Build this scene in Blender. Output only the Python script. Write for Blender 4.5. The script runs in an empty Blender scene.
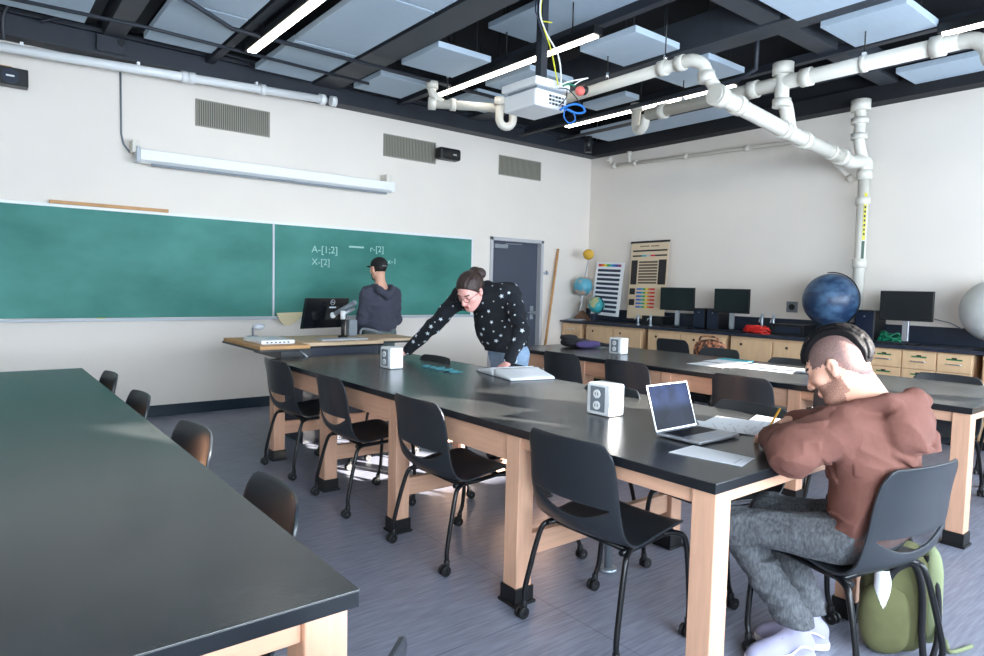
import bpy, bmesh, math, random
import numpy as np
from mathutils import Vector, Matrix, Quaternion, noise
random.seed(7)
SC = bpy.context.scene
COL = SC.collection
PI = math.pi
R = math.radians

# ------------------------------------------------------------------ camera
FPX = 659.12                       # focal length in pixels for a 984 px wide frame
_r, _p, _y = -2.35454772e-02, 6.19149845e-02, -6.74632007e-01
_c, _s = math.cos, math.sin
_Rz = Matrix(((_c(_y), _s(_y), 0), (-_s(_y), _c(_y), 0), (0, 0, 1)))
_B = Matrix(((1, 0, 0), (0, 0, 1), (0, -1, 0)))
_Rx = Matrix(((1, 0, 0), (0, _c(_p), -_s(_p)), (0, _s(_p), _c(_p))))
_Rr = Matrix(((_c(_r), -_s(_r), 0), (_s(_r), _c(_r), 0), (0, 0, 1)))
CM = _Rr @ _Rx @ _B @ _Rz          # world -> camera
CAMH = 1.40
CPOS = Vector((0, 0, CAMH))
cam = bpy.data.cameras.new('camera')
cam.sensor_width = 36.0
cam.lens = FPX * 36.0 / 984.0
cam.clip_start = 0.05
camo = bpy.data.objects.new('camera', cam)
COL.objects.link(camo)
camo.matrix_world = Matrix.Translation(CPOS) @ CM.transposed().to_4x4()
SC.camera = camo

# ------------------------------------------------------------------ light and exposure
SC.view_settings.view_transform = 'Standard'
SC.view_settings.look = 'None'
SC.view_settings.gamma = 1.0
SC.view_settings.use_curve_mapping = False
SC.view_settings.exposure = 0.45
w = bpy.data.worlds.new('world'); SC.world = w; w.use_nodes = True
bg = w.node_tree.nodes['Background']
bg.inputs[0].default_value = (0.62, 0.80, 1.0, 1)
bg.inputs[1].default_value = 2.2
SUN_TAN = 0.30
sd = Vector((-0.42, 0.91, -SUN_TAN)).normalized()      # the way the low sun shines: in through the rear windows
sun = bpy.data.lights.new('sun', 'SUN'); sun.energy = 38.0; sun.angle = R(0.7); sun.color = (1.0, 0.93, 0.84)
so = bpy.data.objects.new('sun', sun); COL.objects.link(so)
so.rotation_mode = 'QUATERNION'; so.rotation_quaternion = sd.to_track_quat('-Z', 'Y')
WINDOWS = [(-1.05, 0.45), (0.65, 2.30), (2.50, 4.22), (4.38, 5.95), (6.10, 7.60)]
for k, (xa, xb) in enumerate(WINDOWS):                  # daylight coming through each rear window
    l = bpy.data.lights.new('window_daylight', 'AREA'); l.shape = 'RECTANGLE'
    l.size = xb - xa; l.size_y = 1.6
    l.energy = (135, 120, 95, 92, 92)[k] * (xb - xa)/1.5 ; l.color = (0.74, 0.87, 1.0)
    o = bpy.data.objects.new('window_daylight', l); COL.objects.link(o)
    o.location = ((xa + xb)/2, -1.52, 1.65); o.rotation_euler = (R(96), 0, 0)

# ------------------------------------------------------------------ helpers
def ray(px, py): return CM.transposed() @ Vector(((px-492)/FPX, -(py-328)/FPX, -1))
def PZ(px, py, z): d = ray(px, py); return CPOS + d*((z-CAMH)/d.z)
def PX(px, py, x): d = ray(px, py); return CPOS + d*(x/d.x)
def PY(px, py, y): d = ray(px, py); return CPOS + d*(y/d.y)
V = Vector
ORG = {}
def lin(c): return tuple(((x/12.92) if x <= .04045 else ((x+.055)/1.055)**2.4) for x in c)
def rgb(r, g, b): return lin((r/255, g/255, b/255))

def mat(name, col, rough=.5, metal=0, var=0, vscale=8, stretch=(1, 1, 1), bump=0, bscale=40, emit=0, col2=None, spec=None, trans=0, coat=0, thr=None, detail=4):
    m = bpy.data.materials.new(name); m.use_nodes = True
    nt = m.node_tree; N = nt.nodes; L = nt.links; b = N['Principled BSDF']
    b.inputs['Roughness'].default_value = rough; b.inputs['Metallic'].default_value = metal
    b.inputs['Base Color'].default_value = (*col, 1)
    if spec is not None: b.inputs['Specular IOR Level'].default_value = spec
    if trans: b.inputs['Transmission Weight'].default_value = trans
    if coat: b.inputs['Coat Weight'].default_value = coat
    if emit:
        b.inputs['Emission Color'].default_value = (*col, 1); b.inputs['Emission Strength'].default_value = emit
    if var or col2 or bump:
        tc = N.new('ShaderNodeTexCoord'); mp = N.new('ShaderNodeMapping'); mp.inputs['Scale'].default_value = stretch
        L.new(tc.outputs['Object'], mp.inputs[0])
    if var or col2:
        n = N.new('ShaderNodeTexNoise'); n.inputs['Scale'].default_value = vscale; n.inputs['Detail'].default_value = detail
        L.new(mp.outputs[0], n.inputs['Vector'])
        r = N.new('ShaderNodeValToRGB'); L.new(n.outputs['Fac'], r.inputs[0])
        lo, hi = thr or (.3, .7)
        r.color_ramp.elements[0].position = lo; r.color_ramp.elements[1].position = hi
        c2 = col2 or tuple(min(1, x*(1+var)) for x in col)
        c1 = col if col2 else tuple(x*(1-var) for x in col)
        r.color_ramp.elements[0].color = (*c1, 1); r.color_ramp.elements[1].color = (*c2, 1)
        L.new(r.outputs[0], b.inputs['Base Color'])
    if bump:
        n2 = N.new('ShaderNodeTexNoise'); n2.inputs['Scale'].default_value = bscale; n2.inputs['Detail'].default_value = 5
        L.new(mp.outputs[0], n2.inputs['Vector'])
        bp = N.new('ShaderNodeBump'); bp.inputs['Strength'].default_value = bump; bp.inputs['Distance'].default_value = .01
        L.new(n2.outputs['Fac'], bp.inputs['Height']); L.new(bp.outputs[0], b.inputs['Normal'])
    return m

class MB:
    def __init__(s): s.v = []; s.f = []; s.m = []; s.sm = []; s.mats = []
    def mi(s, m):
        if m not in s.mats: s.mats.append(m)
        return s.mats.index(m)
    def add(s, vs, fs, m, smooth=False, T=None):
        k = len(s.v); i = s.mi(m)
        s.v += [(T @ V(p) if T is not None else V(p)) for p in vs]
        for f in fs: s.f.append([k+q for q in f]); s.m.append(i); s.sm.append(smooth)
        return s
    def box(s, a, b, m, T=None):
        x0, y0, z0 = [min(a[i], b[i]) for i in range(3)]; x1, y1, z1 = [max(a[i], b[i]) for i in range(3)]
        return s.add([(x0,y0,z0),(x1,y0,z0),(x1,y1,z0),(x0,y1,z0),(x0,y0,z1),(x1,y0,z1),(x1,y1,z1),(x0,y1,z1)],
              [(0,3,2,1),(4,5,6,7),(0,1,5,4),(1,2,6,5),(2,3,7,6),(3,0,4,7)], m, False, T)
    def tube(s, pts, r, m, seg=10, T=None, smooth=True, cap=True, spline=0):
        pts = [V(p) for p in pts]
        if spline: pts = catmull(pts, spline)
        n = len(pts); rr = r if isinstance(r, (list, tuple)) else [r]*n
        if len(rr) != n: rr = [rr[0] + (rr[-1]-rr[0])*i/(n-1) for i in range(n)]
        t0 = (pts[1]-pts[0]).normalized(); up = V((0,0,1)) if abs(t0.z) < .9 else V((1,0,0))
        nrm = t0.cross(up).normalized(); vs = []; fs = []
        for i, p in enumerate(pts):
            t = ((pts[min(i+1,n-1)]-p).normalized() + (p-pts[max(i-1,0)]).normalized())
            t = t.normalized() if t.length > 1e-6 else t0
            nrm = (nrm - t*nrm.dot(t)); nrm = nrm.normalized() if nrm.length > 1e-6 else t.orthogonal().normalized()
            bn = t.cross(nrm)
            for k in range(seg):
                a = 2*PI*k/seg; vs.append(p + (nrm*_c(a) + bn*_s(a))*rr[i])
        for i in range(n-1):
            for k in range(seg):
                a, b = i*seg+k, i*seg+(k+1) % seg; fs.append((a, b, b+seg, a+seg))
        s.add(vs, fs, m, smooth, T)
        if cap:
            k = len(s.v) - len(vs); i = s.mi(m)
            s.f.append([k+q for q in range(seg)][::-1]); s.m.append(i); s.sm.append(False)
            s.f.append([k+(n-1)*seg+q for q in range(seg)]); s.m.append(i); s.sm.append(False)
        return s
    def cyl(s, a, b, r, m, seg=20, T=None, r2=None): return s.tube([a, b], [r, r2 if r2 is not None else r], m, seg, T)
    def lathe(s, prof, m, seg=24, T=None, smooth=True):
        vs = []; fs = []
        for (r, z) in prof:
            for k in range(seg): a = 2*PI*k/seg; vs.append((r*_c(a), r*_s(a), z))
        for i in range(len(prof)-1):
            for k in range(seg):
                a, b = i*seg+k, i*seg+(k+1) % seg; fs.append((a, b, b+seg, a+seg))
        return s.add(vs, fs, m, smooth, T)
    def sphere(s, c, r, m, seg=24, rings=14, T=None):
        r = r if hasattr(r, '__len__') else (r, r, r)
        prof = [(_s(PI*i/rings), -_c(PI*i/rings)) for i in range(rings+1)]
        M = Matrix.Translation(V(c)) @ Matrix.Diagonal((*r, 1))
        if T is not None: M = T @ M
        return s.lathe([(max(a, 1e-4), b) for a, b in prof], m, seg, M)
    def prism(s, poly, d, m, T=None):     # 2D polygon in XY, thickness d in Z
        n = len(poly)
        vs = [(x, y, 0) for x, y in poly] + [(x, y, d) for x, y in poly]
        fs = [list(range(n))[::-1], [n+i for i in range(n)]] + [(i, (i+1) % n, n+(i+1) % n, n+i) for i in range(n)]
        return s.add(vs, fs, m, False, T)
    def build(s, name, parent=None, bevel=0, T=None, mods=None, local=False, loc=None, recalc=False):
        org = V((0,0,0))
        if parent is not None: org = ORG.get(parent.name, V((0,0,0)))
        elif loc is not None: org = V(loc)
        if local: org = V((0,0,0))
        me = bpy.data.meshes.new(name)
        vs = [(T @ p if T is not None else p) for p in s.v]
        me.from_pydata([tuple(p-org) for p in vs], [], s.f)
        for m in s.mats: me.materials.append(m)
        me.polygons.foreach_set('material_index', s.m); me.polygons.foreach_set('use_smooth', s.sm)
        if recalc:
            bm = bmesh.new(); bm.from_mesh(me); bmesh.ops.recalc_face_normals(bm, faces=bm.faces); bm.to_mesh(me); bm.free()
        me.update()
        o = bpy.data.objects.new(name, me); COL.objects.link(o)
        if parent is not None: o.parent = parent; ORG[o.name] = org
        else: o.location = org; ORG[o.name] = org
        if bevel:
            b = o.modifiers.new('bevel', 'BEVEL'); b.width = bevel; b.segments = 2; b.limit_method = 'ANGLE'; b.angle_limit = R(50)
        for f in (mods or []): f(o)
        return o

def catmull(P, k):
    out = []; n = len(P)
    for i in range(n-1):
        p0, p1, p2, p3 = P[max(i-1,0)], P[i], P[i+1], P[min(i+2,n-1)]
        for j in range(k):
            t = j/k
            out.append(.5*((2*p1) + (p2-p0)*t + (2*p0-5*p1+4*p2-p3)*t*t + (3*p1-p0-3*p2+p3)*t**3))
    out.append(P[-1]); return out
def thing(name, label, cat, loc=(0,0,0), rot=0, group=None):
    o = bpy.data.objects.new(name, None); o.empty_display_size = .1; COL.objects.link(o)
    o.location = loc; o.rotation_euler = (0, 0, rot); ORG[o.name] = V(loc)
    return tag(o, label, cat, group)
def tag(o, label, cat, group=None, kind=None):
    o['label'] = label; o['category'] = cat
    if group: o['group'] = group
    if kind: o['kind'] = kind
    return o
def struct(o): o['kind'] = 'structure'; return o
def dup(root, loc, rot, label, group=None):
    def rec(o, par):
        c = o.copy(); COL.objects.link(c)
        if par is not None:
            c.parent = par; c.matrix_parent_inverse = o.matrix_parent_inverse.copy()
        for ch in kids.get(o.name, []): rec(ch, c)
        return c
    kids = {}
    for o in COL.objects:
        if o.parent is not None: kids.setdefault(o.parent.name, []).append(o)
    r = rec(root, None); r.location = loc; r.rotation_euler = (0, 0, rot); r['label'] = label
    if group: r['group'] = group
    return r
def text_mesh(name, txt, size, m, T, parent=None, extrude=.0005, align='CENTER'):
    c = bpy.data.curves.new(name, 'FONT'); c.body = txt; c.size = size; c.extrude = extrude; c.align_x = align
    o = bpy.data.objects.new(name, c)
    COL.objects.link(o)
    dg = bpy.context.evaluated_depsgraph_get(); me = bpy.data.meshes.new_from_object(o.evaluated_get(dg))
    COL.objects.unlink(o); bpy.data.objects.remove(o); bpy.data.curves.remove(c)
    org = ORG.get(parent.name, V((0,0,0))) if parent is not None else V((0,0,0))
    me.transform(Matrix.Translation(-org) @ T)
    me.materials.clear(); me.materials.append(m)
    o = bpy.data.objects.new(name, me); COL.objects.link(o)
    if parent is not None: o.parent = parent
    return o

# ------------------------------------------------------------------ materials
M_wall = mat('painted_wall', rgb(234, 226, 217), .75, var=.02, vscale=1.5)
M_back = mat('painted_wall_rear', rgb(215, 212, 206), .8)
M_ceil = mat('black_painted_deck', rgb(22, 24, 30), .8, var=.25, vscale=4)
M_beam = mat('dark_painted_beam', rgb(38, 43, 53), .55, var=.12, vscale=5)
M_beam2 = mat('charcoal_painted_beam', rgb(56, 60, 67), .55, var=.1, vscale=6)
M_panel = mat('pale_acoustic_panel', rgb(176, 192, 208), .8, var=.025, vscale=6, stretch=(1, 6, 1))
M_base = mat('dark_baseboard', rgb(22, 40, 54), .4)
M_wood = mat('maple_wood', rgb(214, 168, 140), .45, var=.09, vscale=5, stretch=(9, 9, .8), bump=.02)
M_woodh = mat('maple_wood_rail', rgb(214, 168, 140), .45, var=.09, vscale=5, stretch=(9, .8, 9))
M_woodx = mat('maple_wood_crossrail', rgb(214, 168, 140), .45, var=.09, vscale=5, stretch=(.8, 9, 9))
M_cab = mat('maple_cabinet', rgb(222, 186, 146), .45, var=.07, vscale=4, stretch=(6, 6, .8))
M_cabf = mat('maple_cabinet_frame', rgb(214, 178, 140), .45, var=.07, vscale=4, stretch=(6, 6, .8))
M_top = mat('black_lab_top', rgb(48, 50, 51), .25, col2=rgb(64, 66, 66), vscale=2.5, detail=8, thr=(.35, .75), bump=.03, bscale=220, spec=.55)
M_edge = mat('black_lab_edge', rgb(24, 28, 33), .35)
M_worktop = mat('dark_worktop', rgb(34, 42, 58), .4, var=.12, vscale=20)
M_boot = mat('black_leg_boot', rgb(14, 14, 16), .5)
M_shell = mat('black_chair_plastic', rgb(40, 44, 49), .33, bump=.05, bscale=900, spec=.5)
M_tube = mat('black_steel_tube', rgb(16, 17, 20), .3, metal=.2)
M_rub = mat('caster_black', rgb(18, 18, 20), .45)
M_chrome = mat('chrome', (.75, .77, .8), .18, metal=1)
M_steel = mat('brushed_steel', rgb(168, 176, 184), .35, metal=.7)
M_white = mat('white_enamel', rgb(236, 238, 240), .35)
M_pvc = mat('white_painted_pipe', rgb(214, 210, 200), .4)
M_pvcs = mat('pipe_on_wall', rgb(222, 216, 206), .5)
M_paper = mat('white_paper', rgb(240, 242, 246), .7)
M_ink = mat('printed_ink', rgb(160, 166, 178), .7)
M_black = mat('black_plastic', rgb(17, 19, 22), .4)
M_blackg = mat('black_gloss', rgb(12, 14, 18), .12)
M_navy = mat('navy_plastic', rgb(24, 34, 54), .4)
M_screen = mat('dark_screen', rgb(24, 30, 33), .25)
M_grey = mat('grey_plastic', rgb(120, 128, 136), .45)
M_lgrey = mat('light_grey_plastic', rgb(186, 192, 200), .4)
M_alu = mat('silver_aluminium', rgb(198, 202, 210), .3, metal=.8)
M_yel = mat('yellow_cable', rgb(214, 210, 40), .5)
M_blue = mat('blue_cable', rgb(30, 110, 190), .5)
M_red = mat('red_cable', rgb(214, 40, 34), .5)
M_green = mat('green_cable', rgb(10, 118, 84), .5)
M_strip = mat('light_diffuser', (1.0, .93, .82), .5, emit=9.0)
M_door = mat('slate_door', rgb(72, 78, 92), .45, var=.03, vscale=3)
M_jamb = mat('door_jamb_paint', rgb(190, 190, 194), .45)
M_stick = mat('tan_wood_stick', rgb(196, 146, 92), .5, var=.12, vscale=10)
M_olive = mat('olive_fabric', rgb(90, 90, 56), .85, var=.15, vscale=12, bump=.2, bscale=300)
M_olive2 = mat('pale_green_fabric', rgb(124, 132, 98), .85)
M_purple = mat('purple_fabric', rgb(74, 62, 110), .8, var=.15, vscale=14)
M_blackf = mat('black_fabric', rgb(20, 20, 26), .8, bump=.1, bscale=200)

def floor_material():
    m = mat('blue_grey_vinyl_floor', rgb(120, 126, 150), .38, bump=.03, bscale=90)
    nt = m.node_tree; N = nt.nodes; L = nt.links; b = N['Principled BSDF']
    tc = N.new('ShaderNodeTexCoord')
    mp = N.new('ShaderNodeMapping'); mp.inputs['Scale'].default_value = (5, 60, 1); mp.inputs['Rotation'].default_value = (0, 0, R(3))
    L.new(tc.outputs['Object'], mp.inputs[0])
    n = N.new('ShaderNodeTexNoise'); n.inputs['Scale'].default_value = 1.2; n.inputs['Detail'].default_value = 5; L.new(mp.outputs[0], n.inputs['Vector'])
    r = N.new('ShaderNodeValToRGB'); L.new(n.outputs['Fac'], r.inputs[0])
    r.color_ramp.elements[0].position = .3; r.color_ramp.elements[1].position = .72
    r.color_ramp.elements[0].color = (*rgb(124, 127, 143), 1); r.color_ramp.elements[1].color = (*rgb(158, 162, 179), 1)
    n2 = N.new('ShaderNodeTexNoise'); n2.inputs['Scale'].default_value = .9; n2.inputs['Detail'].default_value = 6; L.new(tc.outputs['Object'], n2.inputs['Vector'])
    mx = N.new('ShaderNodeMixRGB'); mx.blend_type = 'MULTIPLY'; mx.inputs[0].default_value = .35
    L.new(r.outputs[0], mx.inputs[1]); L.new(n2.outputs['Fac'], mx.inputs[2])
    br = N.new('ShaderNodeTexBrick'); br.inputs['Scale'].default_value = 1; br.inputs['Mortar Size'].default_value = .0025
    br.inputs['Brick Width'].default_value = 2.0; br.inputs['Row Height'].default_value = 2.0; br.offset = 0
    br.inputs['Color1'].default_value = br.inputs['Color2'].default_value = (1, 1, 1, 1); br.inputs['Mortar'].default_value = (.55, .55, .58, 1)
    L.new(tc.outputs['Object'], br.inputs['Vector'])
    m2 = N.new('ShaderNodeMixRGB'); m2.blend_type = 'MULTIPLY'; m2.inputs[0].default_value = 1
    L.new(mx.outputs[0], m2.inputs[1]); L.new(br.outputs['Color'], m2.inputs[2]); L.new(m2.outputs[0], b.inputs['Base Color'])
    return m
M_floor = floor_material()
M_chalkboard = mat('green_chalkboard', rgb(28, 110, 100), .6, col2=rgb(78, 152, 142), vscale=1.1, stretch=(1, 1, 1.8), detail=9, thr=(.3, .8))
M_chalk = mat('chalk', rgb(165, 206, 198), .9)

# ------------------------------------------------------------------ the room
YW, XW, ZC = 7.34, 7.81, 4.15
XL, YB = -1.35, -1.60
struct(MB().box((XL-.2, YB-.2, -.1), (XW+.2, YW+.4, 0), M_floor).build('floor'))
struct(MB().box((XL-.2, YB-.2, ZC), (XW+.2, YW+.4, ZC+.1), M_ceil).build('ceiling'))
DX0, DX1, DZ = 5.80, 6.82, 2.115
struct(MB().box((XL-.2, YW, 0), (DX0, YW+.25, ZC), M_wall).box((DX1, YW, 0), (XW+.2, YW+.25, ZC), M_wall)
       .box((DX0, YW, DZ), (DX1, YW+.25, ZC), M_wall).build('wall_front'))
struct(MB().box((XW, YB-.2, 0), (XW+.2, YW, ZC), M_wall).build('wall_right'))
struct(MB().box((XL-.2, YB-.2, 0), (XL, YW, ZC), M_wall).build('wall_left'))
wb = MB(); wb.box((XL, YB-.12, 0), (XW, YB, .92), M_back); wb.box((XL, YB-.12, 2.40), (XW, YB, ZC), M_back)
xs = [XL] + [v for p in WINDOWS for v in p] + [XW]
for i in range(0, len(xs), 2): wb.box((xs[i], YB-.12, .92), (xs[i+1], YB, 2.40), M_back)
struct(wb.build('wall_back'))
M_sunmask = mat('sun_mask_shade', rgb(235, 235, 230), .9)  # unseen window shades, added to block the sun and shape its patches
for k, (xa, xb) in enumerate(WINDOWS):
    f = MB()
    for a, b in (((xa, YB-.10, .92), (xa+.05, YB-.03, 2.40)), ((xb-.05, YB-.10, .92), (xb, YB-.03, 2.40)),
                 ((xa, YB-.10, .92), (xb, YB-.03, .97)), ((xa, YB-.10, 2.36), (xb, YB-.03, 2.40))): f.box(a, b, M_grey)
    if k == 2: f.box((3.0, YB-.08, .95), (3.55, YB-.06, 2.38), M_sunmask); f.box((3.0, YB-.08, .95), (xb-.03, YB-.06, 2.02), M_sunmask)
    if k == 2: f.box((xa+.03, YB-.08, .95), (3.0, YB-.06, 2.10), M_sunmask)
    if k > 2: f.box((xa+.03, YB-.08, .95), (xb-.03, YB-.06, 1.75), M_sunmask)
    if k in (0, 1): f.box((xa+.03, YB-.08, .95), (xb-.03, YB-.06, 2.38), M_sunmask)  # left windows masked whole to keep the sun out
    o = struct(f.build('window_%d' % (k+1)))
struct(MB().box((XL, YW-.015, 0), (DX0-.05, YW, .115), M_base).build('baseboard_front', bevel=.003))
struct(MB().box((XW-.015, YB, 0), (XW, YW, .115), M_base).build('baseboard_right', bevel=.003))
# dark steel band along the top of the walls
tb = MB().box((XL, YW-.20, 3.46), (XW, YW-.0, 3.64), M_beam).box((XL, YW-.10, 3.64), (XW, YW, ZC), M_ceil)
tb.box((XL, YW-.24, 3.64), (XW, YW, 3.68), M_beam)
struct(tb.build('trim_1', bevel=.004))
struct(MB().box((XW-.20, YB, 3.46), (XW, YW-.2, 3.64), M_ceil).box((XW-.10, YB, 3.64), (XW, YW-.2, ZC), M_ceil).build('trim_2', bevel=.004))
# door
dj = MB().box((DX0, YW-.02, 0), (DX0+.05, YW+.16, DZ), M_jamb).box((DX1-.05, YW-.02, 0), (DX1, YW+.16, DZ), M_jamb)
dj.box((DX0, YW-.02, DZ-.05), (DX1, YW+.16, DZ), M_jamb); struct(dj.build('trim_3', bevel=.004))
d = struct(MB().box((DX0+.05, YW+.07, .01), (DX1-.05, YW+.115, DZ-.05), M_door).build('door_1'))
ORG[d.name] = V((0,0,0))
MB().box((DX0+.10, YW+.005, 1.96), (DX0+.34, YW+.07, 2.02), M_steel).tube([(DX0+.3, YW+.03, 2.03), (DX0+.6, YW-.0, 2.035)], .008, M_steel, 8).build('door_closer', d, bevel=.004)
MB().cyl((DX1-.14, YW+.07, 1.03), (DX1-.14, YW+.0, 1.03), .028, M_steel).tube([(DX1-.14, YW+.01, 1.03), (DX1-.27, YW+.01, 1.03)], .011, M_steel, 10).box((DX1-.17, YW+.06, .93), (DX1-.11, YW+.07, 1.13), M_steel).build('door_handle', d, bevel=.002)

# ------------------------------------------------------------------ ceiling steel
def beam(name, a, b, label, m=M_beam, flange=None, grp='dark ceiling beams'):
    mb = MB().box(a, b, m)
    o = mb.build(name, bevel=.004); tag(o, label, 'beam', grp); return o
ybm = [(1.00, 1.22), (3.06, 3.37), (5.20, 5.50)]
beam('ceiling_beam', (1.03, YB, 3.62), (1.20, YW-.2, ZC), 'charcoal ceiling beam running toward the chalkboard, left of the first light strip', M_beam2)
beam('ceiling_beam', (3.06, YB, 3.60), (3.37, YW-.2, 3.9), 'widest charcoal ceiling beam, between first light strip and the projector', M_beam2)
beam('ceiling_beam', (5.22, YB, 3.61), (5.48, YW-.2, 3.9), 'charcoal ceiling beam to the right of the projector, toward the front wall', M_beam2)
beam('ceiling_beam', (3.40, 2.86, 3.62), (5.20, 3.04, 3.85), 'dark cross beam between projector pole bay and next beam', M_beam2)
beam('ceiling_beam', (5.50, 2.86, 3.62), (XW-.2, 3.04, 3.85), 'dark cross beam above the white drain pipes, reaching the right wall', M_beam2)
for x, lab in ((.93, 'slim black channel at the left side of the left ceiling beam'), (1.28, 'slim black channel at the right side of the left ceiling beam')):
    tag(MB().box((x-.05, YB, 3.70), (x+.05, YW-.25, 3.78), M_ceil).build('ceiling_channel'), lab, 'channel', 'ceiling channels')
for x, lab in ((1.97, 'dark metal rail left of the first light strip'), (4.18, 'dark metal rail above the second light strip'), (6.25, 'dark metal rail above the third light strip')):
    tag(MB().box((x-.035, YB, 3.585), (x+.045, YW-.2, 3.66), M_beam).build('ceiling_rail', bevel=.003), lab, 'rail', 'ceiling rails')
# acoustic panels: (x0, x1, y0, y1, where)
PAN = [(-.45,.84,6.10-.7,6.70,'over the far left corner by the chalkboard', 0), (-.45,.84,2.9,5.38,'over the left table, cut by the picture edge',0),
 (1.30,1.88,5.68,6.74,'nearest the front wall between first beam and first light strip', .01), (1.30,1.88,4.45,5.66,'second from the front wall between first beam and first light strip', 0),
 (2.35,2.96,5.86,6.90,'nearest the front wall between first light strip and wide beam', .01), (2.35,2.96,4.52,5.84,'second from the front wall between first light strip and wide beam', 0), (2.35,2.96,3.2,4.50,'third from the front wall between first light strip and wide beam', .01),
 (3.40,4.00,6.19,6.80,'small square nearest the front wall beyond the wide beam', .02), (3.39,4.00,5.11,5.76,'small square hanging above the left end of the drain pipe', .02),
 (3.93,4.60,3.54,5.08,'large one directly behind the projector pole', .29),
 (4.42,5.03,5.02,5.74,'square partly hidden behind the projector', .02), (4.52,5.10,6.0,6.62,'small square low behind the left end of the second light strip',.02),
 (4.42,5.03,3.70,4.34,'square to the right of the second light strip', .02),
 (5.78,6.02,4.95,5.60,'narrow one behind the projector cables', .02), (5.42,6.03,3.66,4.34,'square behind the drain pipe elbow', .02),
 (5.46,6.11,2.03,2.66,'large square above the long drain pipe', .02), (4.44,5.20,1.60,2.72,'top one above the cross beam right of center', .02),
 (7.10,7.60,1.6,2.70,'rightmost one under the right wall band', .02), (6.78,7.38,4.50,6.60,'long one between third light strip and right wall', .02)]
for x0, x1, y0, y1, lab, tilt in PAN:
    t = thing('acoustic_panel', 'pale ceiling panel, ' + lab, 'ceiling panel', ((x0+x1)/2, (y0+y1)/2, 3.56), 0, 'acoustic ceiling panels')
    dz = tilt if tilt > .1 else 0.0
    MB().box((x0, y0, 3.56+dz), (x1, y1, 3.615+dz), M_panel).build('board', t, bevel=.004)
    for xx in (x0+.1, x1-.1):
        for yy in (y0+.1, y1-.1): MB().cyl((xx, yy, 3.612+dz), (xx, yy, ZC), .004, M_ceil, 6).build('hanging_wire', t)
# strip lights
def strip(x, y0, y1, lab, z=3.50):
    t = thing('strip_light', lab, 'light', (x, (y0+y1)/2, z), 0, 'linear ceiling strip lights')
    MB().box((x-.05, y0, z), (x+.05, y1, z+.07), M_black).build('housing', t, bevel=.003)
    MB().box((x-.036, y0+.03, z-.012), (x+.036, y1-.03, z+.0), M_strip).build('diffuser', t)
    for yy in np.linspace(y0+.3, y1-.3, 3): MB().cyl((x, yy, z+.07), (x, yy, ZC), .007, M_black, 6).build('suspension_rod', t)
strip(2.09, 3.6, 6.26, 'lit ceiling strip light at the upper left, nearest the chalkboard left half')
strip(4.12, 3.84, 6.22, 'lit ceiling strip light running behind the projector pole')
strip(6.14, 3.80, 6.25, 'lit ceiling strip light right of the projector, behind the drain pipes')
strip(6.13, .4, 2.03, 'lit ceiling strip light at the upper right corner above the drain pipe end')
# black conduits across the ceiling (X direction)
def conduit(pts, r, lab, m=M_ceil, **k): tag(MB().tube(pts, r, m, 8, **k).build('ceiling_conduit', loc=pts[0]), lab, 'conduit', 'black ceiling conduits')
conduit([PZ(-20, -8, 3.5), PZ(150, 24, 3.52)+V((0,.1,0)), (3.4, 6.45, 3.53)], .016, 'black conduit crossing the upper left ceiling panels, closest to the chalkboard wall', M_beam)
conduit([(.9, 5.2, 3.55), (1.8, 5.95-.1, 3.52), (4.8, 6.0-.1, 3.52)], .02, 'black conduit crossing under the first light strip', M_beam)
conduit([(.55, 7.05, 3.60), (.9, 7.0, 3.72), (1.6, 6.98, 3.70), (2.6, 7.02, 3.66), (5.4, 7.04, 3.66)], .014, 'thin black conduit following the dark band along the front wall', M_beam, spline=5)
conduit([(.30, 7.12, 3.40), (.30, 7.08, 3.60), (.38, 7.05, 3.72), (.6, 7.05, 3.76), (1.6, 7.05, 3.70)], .014, 'curved grey conduit rising out of the white pipe at upper left', M_beam2, spline=6)
conduit([(5.62, 3.3, 3.95), (5.62, 3.3, 3.42), (5.66, 3.5, 3.38), (5.68, 6.6, 3.38)], .022, 'black bent conduit between drain pipe elbow and drop pipe', M_beam, spline=0)
conduit([(6.36, -.5, 3.42), (6.36, 3.2, 3.42), (6.36, 6.6, 3.42)], .022, 'long black conduit beside the third light strip', M_beam)
# electrical boxes on band
tag(MB().box((.98, 7.08, 3.48), (1.22, 7.14, 3.62), M_beam).cyl((1.18, 7.09, 3.58), (1.18, 7.06, 3.58), .03, M_black).build('junction_box', bevel=.004, loc=(1.1,7.11,3.5)), 'dark electrical box on the black band above the wall pipe', 'electrical box')

# ------------------------------------------------------------------ pipes
def pipe(mb, pts, r, hubs=(), m=M_pvc, spline=0):
    mb.tube(pts, r, m, 16, spline=spline)
    for h in hubs:
        c, d, hl, hr = h; c = V(c); d = V(d).normalized()
        mb.cyl(c-d*hl, c+d*hl, hr, m, 18)
t = thing('wall_pipe', 'long white pipe along the top of the chalkboard wall at the left', 'pipe', (1.8, 7.24, 3.42))
p0, p1 = PY(-30, 42, 7.08), PY(322, 99.5, 7.08)
mb = MB(); d = (p1-p0).normalized()
pipe(mb, [p0, p1], .042, [(p0+d*L_, d, .03, .056) for L_ in (1.65, 1.72, 2.42, 3.22)] + [(p1, d, .03, .06)], M_white)
mb.build('pipe_run', t)
MB().cyl(p1+d*.02, p1+d*.06, .03, M_steel).build('end_plug', t)
for L_ in (.35, 1.25, 2.36): q = p0+d*L_; MB().box(q+V((-.012, -.01, .02)), q+V((.012, .06, .07)), M_white).build('pipe_clamp', t)

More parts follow.
